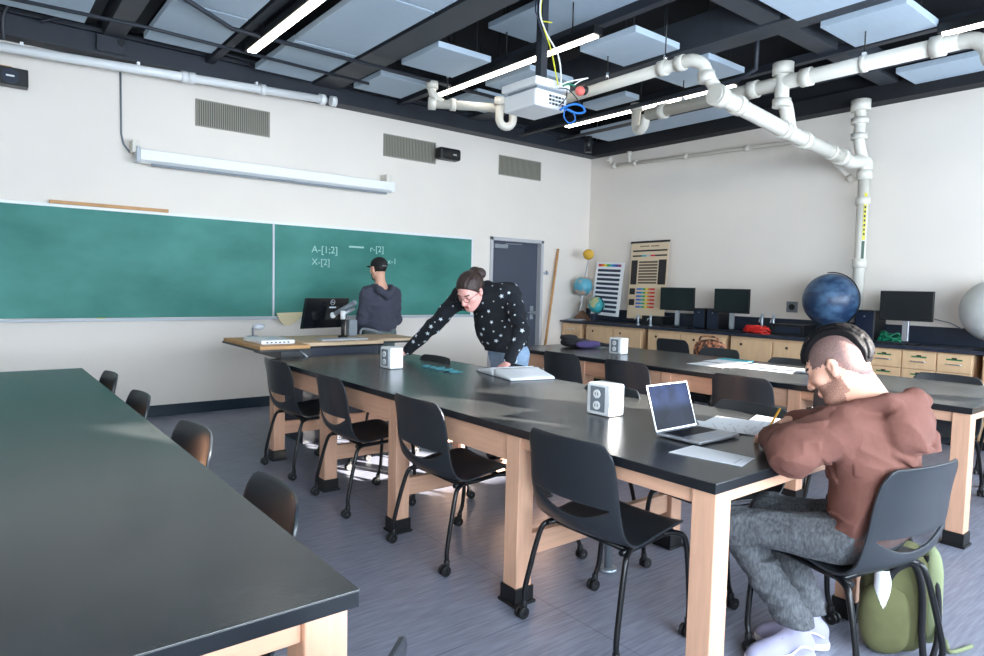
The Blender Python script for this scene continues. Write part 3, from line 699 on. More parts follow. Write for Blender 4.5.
uvbox(T, .03, .18, .31, .39, M_dk, mb, 1, 1.3); uvbox(T, .03, .18, .17, .25, M_dk, mb, 1, 1.3)
mb.build('printed_rows', t, recalc=True)
# globes
M_gl = mat('globe_ocean_land', rgb(96, 168, 190), .35, col2=rgb(196, 170, 150), vscale=5, thr=(.52, .56), detail=5)
M_gl2 = mat('globe_teal', rgb(60, 160, 166), .35, col2=rgb(176, 178, 128), vscale=6, thr=(.53, .57), detail=5)
def globe(name, c, r, m, label, stand, arc=True, tilt=23, grp=None):
    c = V(c); t = thing(name, label, 'globe', (c.x, c.y, CZ), 0, grp)
    MB().sphere(c, r, m, 36, 24).build('ball', t)
    if arc:
        pts = []
        for a in np.linspace(-100, 100, 21):
            q = V((0, _s(R(a)), 0)); pts.append(c + V((0, -_c(R(a))*(r+.012), _s(R(a))*(r+.012))))
        MB().tube(pts, .006, M_black, 8).build('meridian_arc', t)
    stand(t, c, r); return t
def st_round(m, h=None):
    def f(t, c, r):
        MB().lathe([(.001, CZ+.0), (r*.55, CZ+.0), (r*.55, CZ+.012), (r*.2, CZ+.03), (.014, CZ+.05), (.014, c.z-r-.012), (.03, c.z-r-.004), (.001, c.z-r)], m, 24, Matrix.Translation((c.x, c.y, 0))).build('stand', t)
    return f
q = PX(583, 286, 7.45)
t = thing('orbit_model', 'yellow sun ball on a rod above a blue globe on a white slanted stand', 'globe model', (q.x, q.y, CZ))
MB().sphere(q, .145, M_gl, 32, 20).build('globe_ball', t)
y_ = PX(588.5, 254.5, 7.45); MB().sphere(y_, .082, mat('yellow_ball', rgb(226, 176, 60), .5), 28, 18).build('sun_ball', t)
MB().tube([y_-V((0,0,.08)), q+V((0,-.03,.13))], .008, M_lgrey, 8).build('rod', t)
b = V((7.45, q.y+.08, CZ))
MB().tube([(q.x, q.y, q.z-.14), (q.x, q.y+.06, CZ+.02)], .012, M_white, 8).add([(q.x-.1, q.y+.12, CZ), (q.x+.1, q.y+.12, CZ), (q.x+.1, q.y-.12, CZ), (q.x-.1, q.y-.12, CZ), (q.x-.02, q.y+.02, CZ+.15), (q.x+.02, q.y+.02, CZ+.15), (q.x+.02, q.y-.01, CZ+.15), (q.x-.02, q.y-.01, CZ+.15)],
    [(0,1,2,3), (4,7,6,5), (0,4,5,1), (1,5,6,2), (2,6,7,3), (3,7,4,0)], mat('brown_base', rgb(110, 78, 60), .6)).build('stand', t, recalc=True)
q = PX(596.5, 305, 7.36)
globe('desk_globe', q, .122, M_gl2, 'small teal globe on a black base in front of the rainbow chart', st_round(M_black))
q = PX(831, 300, 7.24)
M_mg = mat('dark_blue_globe', rgb(30, 54, 86), .38, col2=rgb(84, 118, 150), vscale=7, thr=(.42, .8), detail=12, stretch=(1, 1, 1.6))
globe('moon_globe', q, .282, M_mg, 'large dark blue globe on the counter behind the seated man', st_round(M_black))
q = PX(997, 311, 7.42)
globe('white_globe', q, .29, mat('white_globe_skin', rgb(206, 208, 206), .5, col2=rgb(176, 180, 176), vscale=4), 'large white globe on the counter at the right picture edge', st_round(M_black))
# monitors
def monitor(c, wd, hg, rot, label, arm=False):
    t = thing('computer_monitor', label, 'monitor', (c[0], c[1], CZ), R(rot), 'counter monitors')
    h = c[2]-CZ
    s_ = MB().box((-.02, -wd/2, h-hg/2), (.012, wd/2, h+hg/2), M_black).build('screen_case', t, local=True, bevel=.004)
    MB().box((-.022, -wd/2+.010, h-hg/2+.016), (-.0195, wd/2-.010, h+hg/2-.010), M_screen).build('display', s_, local=True)
    MB().box((.0, -.03, .03), (.03, .03, h), M_alu).build('stand_neck', t, local=True, bevel=.004)
    MB().box((-.10, -.13, 0), (.09, .13, .014), M_black).build('stand_base', t, local=True, bevel=.004)
    return t
for c, w_, h_, r_, lab in ((PX(677.5, 299, 7.42), .52, .305, 2, 'left black monitor on the counter, partly over the tall chart'), (PX(732, 301, 7.42), .49, .30, -3, 'middle black monitor on the counter, left of the red cable'), (PX(906.5, 306, 7.42), .485, .30, 0, 'right black monitor on the counter above the drawers')):
    monitor(c, w_, h_, r_, lab)
def tower(x, y, d, w_, h, label):
    t = thing('computer_tower', label, 'computer', (x, y, CZ), 0, 'black computer towers')
    MB().box((x, y-w_/2, CZ+.004), (x+d, y+w_/2, CZ+h), M_black).build('case', t, bevel=.006)
    MB().box((x-.004, y-w_/2+.01, CZ+.02), (x, y+w_/2-.01, CZ+h-.02), M_navy).build('front_panel', t, bevel=.002)
    MB().cyl((x-.006, y, CZ+h*.8), (x-.002, y, CZ+h*.8), .008, M_steel, 12).build('power_button', t)
tower(7.46, 5.02, .3, .17, .27, 'left of two black computer towers behind the middle monitor')
tower(7.46, 4.82, .3, .17, .27, 'right of two black computer towers behind the middle monitor')
tower(7.44, 2.99, .3, .20, .33, 'black computer tower left of the right monitor')
def keyb(x, y, label):
    t = thing('keyboard', label, 'keyboard', (x, y, CZ), 0, 'black keyboards')
    MB().box((x-.07, y-.21, CZ+.001), (x+.07, y+.21, CZ+.018), M_black).build('body', t, bevel=.003)
    k = MB()
    for i in range(4):
        for j in range(13): k.box((x-.055+i*.028, y-.195+j*.03, CZ+.018), (x-.033+i*.028, y-.171+j*.03, CZ+.023), M_navy)
    k.build('keys', t)
keyb(7.31, 5.25, 'black keyboard on the counter before the left monitor'); keyb(7.31, 4.5, 'black keyboard on the counter before the middle monitor'); keyb(7.31, 2.75, 'black keyboard on the counter before the right monitor')
tag(MB().box((7.42, 3.62, CZ+.002), (7.70, 4.0, CZ+.13), M_black).box((7.415, 3.66, CZ+.03), (7.42, 3.96, CZ+.1), M_navy).build('equipment_box', bevel=.005, loc=(7.5,3.8,CZ)), 'low black equipment box on the counter left of the blue globe', 'box')
tag(MB().box((7.50, 5.62, CZ+.002), (7.74, 5.98, CZ+.13), M_black).build('equipment_box', bevel=.005, loc=(7.5,5.8,CZ)), 'low black box on the counter below the tall cream chart', 'box')
def tangle(c, r, n, m, name, label, cat, h=.09, seed=1):
    rnd = random.Random(seed); pts = []
    for k in range(n*8):
        a = 2*PI*k/8 + rnd.uniform(-.2, .2); rr = r*rnd.uniform(.55, 1.0)
        pts.append(V((c[0]+_c(a)*rr*.6, c[1]+_s(a)*rr, CZ+.008+h*rnd.random()**1.3*(1-.3*rr/r))))
    tag(MB().tube(pts, .0085, m, 7, spline=4).build(name, loc=(c[0], c[1], CZ)), label, cat)
q = PX(757, 326, 7.42); tangle((7.42, q.y), .17, 9, M_red, 'extension_cord', 'bright red coiled cable on the counter right of the middle monitor', 'cord', .11, 3)
q = PX(889, 330, 7.40); tangle((7.47, q.y), .13, 6, M_green, 'green_cord', 'green coiled cable under the right monitor', 'cord', .14, 5)
def gas_tap(x, y, label, h=.13):
    t = thing('gas_tap', label, 'tap', (x, y, CZ), 0, 'counter gas taps')
    MB().cyl((x, y, CZ), (x, y, CZ+.02), .028, M_steel).cyl((x, y, CZ+.02), (x, y, CZ+h), .016, M_steel).build('post', t, bevel=.002)
    MB().tube([(x-.0, y, CZ+h*.8), (x-.05, y, CZ+h*.8), (x-.075, y, CZ+h*.6)], .008, M_steel, 8).build('nozzle', t)
    MB().box((x-.008, y-.022, CZ+h), (x+.008, y+.022, CZ+h+.014), M_lgrey).build('valve_handle', t, bevel=.003)
for px, lab in ((638, 'left short metal gas tap in front of the cream chart'), (650.5, 'right short metal gas tap in front of the cream chart')):
    q = PX(px, 322, 7.32); gas_tap(7.32, q.y, lab)
for px, lab in ((762, 'left tall metal tap behind the red cable'), (773.5, 'right tall metal tap beside the red cable')):
    q = PX(px, 322, 7.55); gas_tap(7.55, q.y, lab, .22)
t = thing('wall_outlet', 'grey round wall outlet between the taps and the blue globe', 'outlet', (XW, 3.97, 1.25))
a = PX(792, 307, XW-.006)
MB().box((XW-.008, a.y-.07, a.z-.065), (XW-.001, a.y+.07, a.z+.065), M_grey).build('plate', t, bevel=.002); MB().cyl((XW-.008, a.y, a.z), (XW-.02, a.y, a.z), .036, M_black, 20).build('socket', t)
tag(MB().tube([PX(934, 319, 7.70), PX(950, 323, 7.74), PX(962, 329, 7.76)], .006, M_grey, 6).build('wall_wire', loc=(7.7, 2.3, 1)), 'thin grey wire sloping down the wall right of the right monitor', 'wire')
tag(MB().box((7.28, 6.98, CZ+.001), (7.42, 7.28, CZ+.02), M_lgrey).build('notebook', bevel=.002, loc=(7.35,7.1,CZ)), 'flat pale notebook at the left end of the counter', 'notebook')
tag(MB().box((7.30, 6.70, CZ+.001), (7.38, 6.78, CZ+.12), M_navy).build('dark_cup', bevel=.01, loc=(7.34,6.74,CZ)), 'dark square cup between the two small globes', 'cup')

# ------------------------------------------------------------------ lectern desk at the far end
LZ = .89
t = thing('lectern_desk', 'teacher desk with light wood top and dark body behind the central table', 'desk', (2.8, 5.8, 0))
MB().box((2.26, 5.42, .0), (2.98, 6.05, LZ-.035), M_navy).build('cabinet_body', t, bevel=.005)
MB().box((2.22, 5.34, LZ-.035), (3.00, 6.10, LZ), M_stick).box((2.215, 5.335, LZ-.045), (3.005, 6.105, LZ-.03), M_black).build('desk_top', t, bevel=.008)
M_birch = mat('birch_top', rgb(206, 180, 148), .45, var=.05, vscale=5, stretch=(.8, 8, 8))
t.children[1].data.materials[0] = M_birch if len(t.children) > 1 else None
MB().box((3.0, 5.55, LZ-.035), (3.50, 6.10, LZ-.005), M_birch).box((2.99, 5.54, LZ-.05), (3.51, 6.11, LZ-.03), M_black).build('side_wing', t, bevel=.004)
MB().box((1.80, 5.16, LZ-.03), (2.215, 6.10, LZ), M_stick).box((1.79, 5.15, LZ-.045), (2.215, 6.11, LZ-.028), M_black).build('side_wing', t, bevel=.004)
MB().box((2.0, 5.25, LZ-.12), (2.26, 5.9, LZ-.045), M_black).build('wing_support', t, bevel=.004)
MB().tube([PZ(282, 336, LZ+.01), (2.15, 5.18, LZ-.06), (2.25, 5.2, LZ-.14)], .006, M_lgrey, 8, spline=4).build('cable', t)
MB().cyl((3.34, 6.0, 0), (3.34, 6.0, LZ-.05), .03, M_grey).build('leg', t)
t = thing('document_camera', 'white flat control unit on the left wing of the teacher desk', 'control unit', (1.95, 5.5, LZ))
MB().box((1.86, 5.30, LZ+.001), (2.14, 5.75, LZ+.035), M_white).build('casing', t, bevel=.008)
mb = MB()
for i in range(6): mb.box((1.90+i*.035, 5.296, LZ+.012), (1.915+i*.035, 5.30, LZ+.022), M_black)
mb.build('ports', t)
t = thing('desk_lamp', 'small grey lamp head on a short stem at the left of the teacher desk', 'lamp', (2.0, 5.95, LZ))
MB().cyl((2.02, 5.98, LZ), (2.02, 5.98, LZ+.02), .05, M_grey).tube([(2.02, 5.98, LZ+.02), (2.02, 5.98, LZ+.09), (2.05, 5.95, LZ+.11)], .01, M_grey, 8).build('stem', t)
MB().sphere((2.06, 5.94, LZ+.105), (.055, .04, .03), M_lgrey, 16, 10).build('lamp_head', t)
t = thing('desk_monitor', 'dark monitor seen from behind on an arm over the teacher desk', 'monitor', (2.6, 5.85, LZ))
pbl, pbr, ptl, ptr = PY(302, 329, 5.80), PY(345, 327, 5.98), PY(307, 298, 5.84), PY(354, 297, 6.02)
T = frame4(pbl, pbr, ptl, .03)
mb = MB(); mb.box((0, 0, -1), (1, 1, 0), M_blackg, T); mb.build('screen_case', t, recalc=True, bevel=.003)
mb = MB(); mb.box((.45, .28, 0), (.75, .72, .8), M_black, T); mb.box((.5, .66, .8), (.66, .71, .9), M_lgrey, T); mb.build('mount_plate', t, recalc=True, bevel=.003)
mb = MB(); n_ = T.to_3x3().col[2].normalized(); cc = T @ V((.6, .86, .2)); uu = T.to_3x3().col[0].normalized(); vv = T.to_3x3().col[1].normalized()
mb.tube([cc+(uu*_c(a)+vv*_s(a))*.026 for a in np.linspace(0, 2*PI, 25)], .0022, M_lgrey, 6)
lg = mb.build('round_logo', t)
TL = Matrix(((uu.x, vv.x, n_.x, cc.x), (uu.y, vv.y, n_.y, cc.y), (uu.z, vv.z, n_.z, cc.z), (0, 0, 0, 1))) @ Matrix.Translation((0, -.005, .0))
text_mesh('logo_letters', 'DELL', .016, M_lgrey, TL, lg)
mb = MB(); a0 = T @ V((.6, .42, 1.0)); a1 = PY(354, 303, 5.78); a2 = PY(343, 316, 5.74); a3 = V((a2.x, a2.y, LZ))
mb.tube([a0, a1], .022, M_grey, 12).sphere(a0, .03, M_white, 14, 10).sphere(a1, .028, M_grey, 12, 8); mb.build('upper_arm', t)
mb = MB(); mb.tube([a1+V((0,0,-.05)), a2+V((.01,0,.02))], .019, M_steel, 12).cyl(a2+V((0,0,-.03)), a2+V((0,0,.05)), .024, M_white, 14); mb.build('lower_arm', t)
MB().cyl(a3, a2+V((0,0,-.02)), .018, M_black, 12).cyl(a3, a3+V((0,0,.02)), .045, M_black, 16).build('post', t)
tag(MB().box((2.45, 5.45, LZ+.001), (2.9, 5.62, LZ+.012), M_lgrey).build('keyboard_tray', bevel=.003, loc=(2.6,5.5,LZ)), 'pale flat keyboard at the front of the teacher desk under the monitor', 'keyboard')
q = PZ(371, 335, LZ)
tag(MB().tube([q+V((-.12, 0, .01)), q+V((-.10, 0, .06)), q+V((0, .0, .05)), q+V((.12, 0, .01))], .012, M_grey, 8, spline=4).build('coiled_strap', loc=q), 'grey looped strap on the right wing of the teacher desk', 'strap')
t = thing('desk_speaker', 'small grey panel speaker beside the monitor arm', 'speaker', PY(352, 331, 5.9)); q = PY(352, 331, 5.9); q.z = LZ
MB().box((q.x-.04, 5.88, LZ+.001), (q.x+.05, 5.96, LZ+.16), M_grey).build('case', t, bevel=.01)

# ------------------------------------------------------------------ projector
t = thing('projector', 'white projector hung from the ceiling pole with colorful loose cables', 'projector', (3.85, 4.3, 2.9))
MB().box((3.67, 4.09, 2.90), (4.03, 4.50, 3.04), M_white).build('body', t, bevel=.018)
MB().box((3.655, 4.075, 3.065), (4.05, 4.52, 3.13), M_white).build('top_case', t, bevel=.01)
MB().box((3.70, 4.11, 3.04), (4.0, 4.48, 3.065), M_grey).build('vent_gap', t)
mb = MB()
for i in range(5):
    for j in range(3): mb.box((3.82+i*.036, 4.085, 2.93+j*.03), (3.845+i*.036, 4.091, 2.948+j*.03), M_black if (i+j) % 3 else M_grey)
mb.build('port_panel', t)
q = PZ(541, 80, 3.13)
MB().box((q.x-.035, q.y-.035, 3.13), (q.x+.035, q.y+.035, ZC), M_beam).build('mount_pole', t, bevel=.003)
def cab(pts, r, m, name='cable'): MB().tube([V(p) for p in pts], r, m, 7, spline=5).build(name, t)
P_ = lambda px, py, dx=0: PY(px, py, 4.02+dx)
cab([(q.x-.0, q.y-.05, ZC), P_(541, 5), P_(543, 25), P_(551, 50), P_(558, 85)], .006, M_yel, 'yellow_cable')
cab([(q.x+.02, q.y-.05, ZC), P_(540, 5), P_(545, 30), P_(558, 55), P_(561, 80), P_(558, 88)], .007, M_white, 'white_cable')
cab([(q.x-.03, q.y-.05, ZC), P_(536, 2), P_(538, 18), P_(545, 40)], .006, M_navy, 'blue_cable')
cab([P_(558, 87), P_(568, 82), P_(588, 78)], .006, M_white, 'white_cable'); cab([P_(573, 86), P_(580, 81), P_(588, 78)], .005, M_white, 'white_cable')
cab([P_(558, 88), P_(567, 89), P_(574, 95), P_(581, 105)], .005, M_black, 'black_cable'); cab([P_(567, 90), P_(566, 98), P_(560, 105)], .005, M_black, 'black_cable')
cab([P_(560, 110), P_(565, 107), P_(575, 104), P_(583, 107), P_(584, 112), P_(576, 113), P_(566, 109)], .010, M_blue, 'blue_cable')
cab([P_(565, 108), P_(564, 117), P_(569, 123), P_(575, 120), P_(573, 112), P_(568, 109)], .006, M_blue, 'blue_cable')
cab([P_(563, 86), P_(568, 84), P_(575, 86)], .008, M_green, 'green_cable')
MB().sphere(P_(580, 91), (.045, .04, .04), mat('coral_plug', rgb(226, 110, 100), .5), 16, 10).sphere(P_(584, 90, .02), (.04, .04, .045), M_black, 16, 10).build('red_plug', t)
cab([P_(541, 21), P_(548, 22), P_(552, 22.5)], .005, M_yel, 'cable_tie')

# ------------------------------------------------------------------ things on the tables
TZ = TT+.0012
def flatpoly(pts, th, m, mb=None, z=None):
    mb = mb or MB(); mb.prism([(p[0], p[1]) for p in pts], th, m, Matrix.Translation((0, 0, TZ if z is None else z))); return mb
t = thing('laptop', 'silver open laptop with dark screen on the central table', 'laptop', (2.38, 1.58, TT))
lx0, lx1, ly0, ly1 = 2.235, 2.52, 1.475, 1.685
MB().box((lx0, ly0, TZ+.003), (lx1, ly1, TZ+.016), M_alu).build('base', t, bevel=.004)
mb = MB()
for i in range(5):
    for j in range(12): mb.box((lx0+.022+j*.0203, ly0+.095+i*.0185, TZ+.016), (lx0+.039+j*.0203, ly0+.110+i*.0185, TZ+.0175), M_black)
mb.build('keys', t); MB().box((lx0+.09, ly0+.012, TZ+.016), (lx1-.09, ly0+.082, TZ+.0166), M_lgrey).build('trackpad', t)
TLp = Matrix.Translation((lx0, ly1, TZ+.016)) @ Matrix.Rotation(R(105-90+90), 4, 'X')
MB().box((0, 0, -.003), (lx1-lx0, .20, .003), M_alu, Matrix.Translation((lx0, ly1, TZ+.014)) @ Matrix.Rotation(R(72), 4, 'X')).build('lid', t, bevel=.002)
M_lscr = mat('laptop_screen', rgb(5, 6, 12), .15, col2=rgb(15, 22, 42), vscale=9, spec=.03)
MB().box((.006, .008, .0031), (lx1-lx0-.006, .194, .0036), M_lscr, Matrix.Translation((lx0, ly1, TZ+.014)) @ Matrix.Rotation(R(72), 4, 'X')).build('display', t)
def paper(pts, label, name='paper_sheet', grp='papers on the central table', lines=8, th=.001, z=None):
    o = thing(name, label, 'paper', (sum(p[0] for p in pts)/len(pts), sum(p[1] for p in pts)/len(pts), TT), 0, grp)
    flatpoly(pts, th, M_paper, z=z).build('sheet', o)
    a, b, c, d_ = [V((p[0], p[1], (z or TZ)+th)) for p in pts[:4]]
    mb = MB()
    rnd = random.Random(len(label))
    for i in range(lines):
        f = .12+.76*i/lines; p = a.lerp(d_, f); q = b.lerp(c, f); e = rnd.uniform(.5, .9)
        s1, s2 = p.lerp(q, .1), p.lerp(q, e); o2 = (d_-a).normalized()*.003
        mb.add([s1, s2, s2+o2, s1+o2], [(0,1,2,3)], M_ink)
    mb.v = [v+V((0,0,.0004)) for v in mb.v]; mb.build('writing', o)
    return o
paper([(2.05, 1.485), (2.225, 1.50), (2.245, 1.25), (2.10, 1.215)][::-1], 'single grey-white sheet near the front edge of the central table', lines=1)
paper([(2.56, 1.72), (2.86, 1.80), (2.95, 1.42), (2.62, 1.36)][::-1], 'bright sheet directly under the writing hand', z=TZ)
paper([(2.80, 1.62), (3.05, 1.70), (3.06, 1.34), (2.82, 1.28)][::-1], 'sheet right of the writing hand on the central table', z=TZ+.0018)
paper([(2.53, 1.66), (2.66, 1.78), (2.72, 1.55), (2.60, 1.46)][::-1], 'small sheet between the laptop and the writing hand', z=TZ+.0036, lines=4)
for pts, lab in (([(4.72, 3.28), (5.00, 3.30), (5.02, 2.98), (4.74, 2.96)], 'bluish-white folder sheet on the right table, leftmost of the papers'),
                 ([(5.05, 3.34), (5.36, 3.36), (5.38, 3.06), (5.08, 3.02)], 'sheet with turquoise edge on the right table'),
                 ([(4.85, 2.94), (5.28, 2.98), (5.30, 2.52), (4.90, 2.48)], 'large sheet beside the small laptop on the right table'),
                 ([(4.80, 2.93), (4.84, 3.20), (5.10, 3.12), (5.06, 2.86)], 'overlapping middle sheet in the pile on the right table')):
    paper(pts[::-1], lab, grp='papers on the right table', lines=5, z=TZ+(.0018 if 'overlap' in lab else 0))
tag(flatpoly([(5.30, 3.36), (5.42, 3.37), (5.44, 3.08), (5.32, 3.07)][::-1], .006, mat('turquoise_card', rgb(70, 176, 190), .6)).build('folder', loc=(5.37,3.2,TT)), 'turquoise folder at the far edge of the right table papers', 'folder')
t = thing('tablet_laptop', 'small open laptop with blue screen on the right table by the forehead', 'laptop', (5.1, 2.35, TT))
a = PZ(798, 373, TT); 
MB().box((a.x-.02, a.y-.27, TZ+.002), (a.x+.20, a.y, TZ+.016), M_steel).build('base', t, bevel=.003)
Tt = Matrix.Translation((a.x, a.y, TZ+.012)) @ Matrix.Rotation(R(0), 4, 'Z')
MB().box((a.x+.19, a.y-.27, TZ+.016), (a.x+.20, a.y, TZ+.19), M_black).build('lid', t, bevel=.002)
MB().box((a.x+.187, a.y-.26, TZ+.03), (a.x+.189, a.y-.01, TZ+.18), mat('blue_display', rgb(30, 90, 230), .3, emit=.6)).build('display', t)
# open book
t = thing('open_book', 'thick open white book lying on the central table under the left hand', 'book', (2.95, 3.45, TT))
def page(sgn, m):
    n = 10; vs = []; fs = []
    for i in range(n+1):
        u = i/n; h = .032*(1-u)**.35*(.35+.65*(1-u)) + .006 if i else .002
        for j in (0, 1): vs.append((sgn*u*.215, (-.15, .15)[j], h+.002)); 
    for i in range(n+1):
        for j in (0, 1): vs.append((sgn*(i/n)*.215, (-.15, .15)[j], .0015))
    k = 2*(n+1)
    for i in range(n):
        a, b = 2*i, 2*i+2; fs += [(a, b, b+1, a+1), (k+a, k+a+1, k+b+1, k+b), (a, k+a, k+b, b), (a+1, b+1, k+b+1, k+a+1)]
    fs.append((2*n, k+2*n, k+2*n+1, 2*n+1)); return vs, fs
Tb = Matrix.Translation((2.96, 3.44, TT)) @ Matrix.Rotation(R(-102), 4, 'Z') @ Matrix.Diagonal((1.2, 1.1, 1.5, 1))
for sg in (1, -1): vs, fs = page(sg, M_paper); MB().add(vs, fs, M_paper, True, Tb).build('page_block', t, recalc=True)
MB().box((-.222, -.155, .0), (.222, .155, .002), M_navy, Tb).build('cover', t)
M_teal = mat('teal_bead', rgb(60, 130, 140), .4)
mb = MB(); rnd = random.Random(4); pts = []
for k in range(26): pts.append(V((2.66+.02*rnd.uniform(-1, 1)+.0*k, 4.14-.018*k, TZ+.005+.006*rnd.random())) + V((.05*_s(k*1.3), 0, 0)))
tag(mb.tube(pts, .0055, M_teal, 7, spline=3).build('teal_lanyard', loc=(2.68, 3.9, TT)), 'teal patterned lanyard lying beyond the open hand on the central table', 'lanyard')
# purple bag
def pillow(mb, c, r, m, T=None, n=2.6):
    c = V(c); seg, rings = 28, 18; vs = []; fs = []
    sg = lambda x, p: math.copysign(abs(x)**p, x)
    for i in range(rings+1):
        ph = -PI/2+PI*i/rings
        for k in range(seg):
            th = 2*PI*k/seg; e = 2/n
            p = V((r[0]*sg(_c(ph), e)*sg(_c(th), e), r[1]*sg(_c(ph), e)*sg(_s(th), e), r[2]*sg(_s(ph), e)))
            p *= 1 + .06*noise.noise(p*9+c)
            vs.append(c+p)
    for i in range(rings):
        for k in range(seg): a, b = i*seg+k, i*seg+(k+1) % seg; fs.append((a, b, b+seg, a+seg))
    return mb.add(vs, fs, m, True, T)
t = thing('purple_bag', 'black and purple pencil bag lying at the far end of the right table', 'bag', (5.1, 4.75, TT))
pillow(MB(), (4.96, 4.80, TT+.048), (.17, .13, .046), M_blackf).build('body', t); pillow(MB(), (5.00, 4.66, TT+.040), (.17, .055, .038), M_purple).build('front_pocket', t)
pillow(MB(), (4.92, 4.86, TT+.10), (.10, .07, .03), M_blackf).build('flap', t)
MB().tube([(5.12, 4.66, TT+.05), (5.22, 4.58, TT+.03), (5.34, 4.53, TT+.045), (5.40, 4.56, TT+.02)], .016, M_blackf, 8, spline=4).build('strap', t)
t = thing('brown_bag', 'brown patterned handbag hanging on a chair beyond the right table', 'bag', (5.85, 3.5, .5))
M_bb = mat('brown_pattern', rgb(70, 46, 38), .7, col2=rgb(196, 128, 92), vscale=26, thr=(.45, .6))
pillow(MB(), (6.02, 3.90, .76), (.07, .19, .155), M_bb).build('body', t)
MB().tube([(6.0, 3.78, .85), (5.99, 3.80, .93), (5.98, 3.90, .945), (5.99, 4.0, .93), (6.0, 4.02, .85)], .010, M_bb, 8, spline=4).build('handle', t)

# ------------------------------------------------------------------ backpack on the floor
t = thing('backpack', 'olive green backpack standing on the floor behind the seated man', 'backpack', (2.92, 1.0, 0))
Tk = Matrix.Translation((2.90, .985, 0)) @ Matrix.Rotation(R(-58), 4, 'Z') @ Matrix.Diagonal((.82, .9, .95, 1))
pillow(MB(), (0, 0, .225), (.15, .12, .225), M_olive, Tk, 3).build('main_bag', t)
pillow(MB(), (-.07, -.10, .15), (.11, .06, .145), M_olive, Tk, 2.6).build('front_pocket', t)
pillow(MB(), (.13, .0, .25), (.05, .11, .20), M_olive2, Tk, 2.8).build('side_panel', t)
MB().tube([(-.08, -.12, .29), (-.04, -.13, .37), (.03, -.13, .40), (.07, -.13, .30), (.08, -.13, .12), (.09, -.14, .02)], .015, M_blackf, 8, Tk, spline=5).build('strap', t)
MB().tube([(.10, -.06, .42), (.14, -.10, .30), (.15, -.11, .12), (.12, -.15, .03)], .013, M_blackf, 8, Tk, spline=5).build('strap', t)
MB().tube([(-.05, .05, .43), (-.02, .06, .49), (.04, .06, .49), (.06, .05, .43)], .012, M_blackf, 8, Tk, spline=5).build('top_handle', t)
q = PZ(935, 651, .01)
MB().tube([(3.02, .93, .01), (3.10, .87, .008), PZ(950, 652, .008), PZ(972, 646, .008)], .008, M_olive2, 8, spline=4).build('loose_strap', t)
Tc = Tk @ Matrix.Translation((-.09, -.12, .28))
bt = thing('white_bottle', 'white bottle with dark cap tucked in the backpack front pocket', 'bottle', Tc.translation)
MB().lathe([(.001, -.12), (.034, -.12), (.036, -.10), (.036, .05), (.028, .075), (.02, .08), (.001, .08)], M_white, 20, Tc).build('body', bt)
MB().lathe([(.021, .078), (.026, .08), (.026, .115), (.001, .118)], M_black, 18, Tc).build('cap', bt)

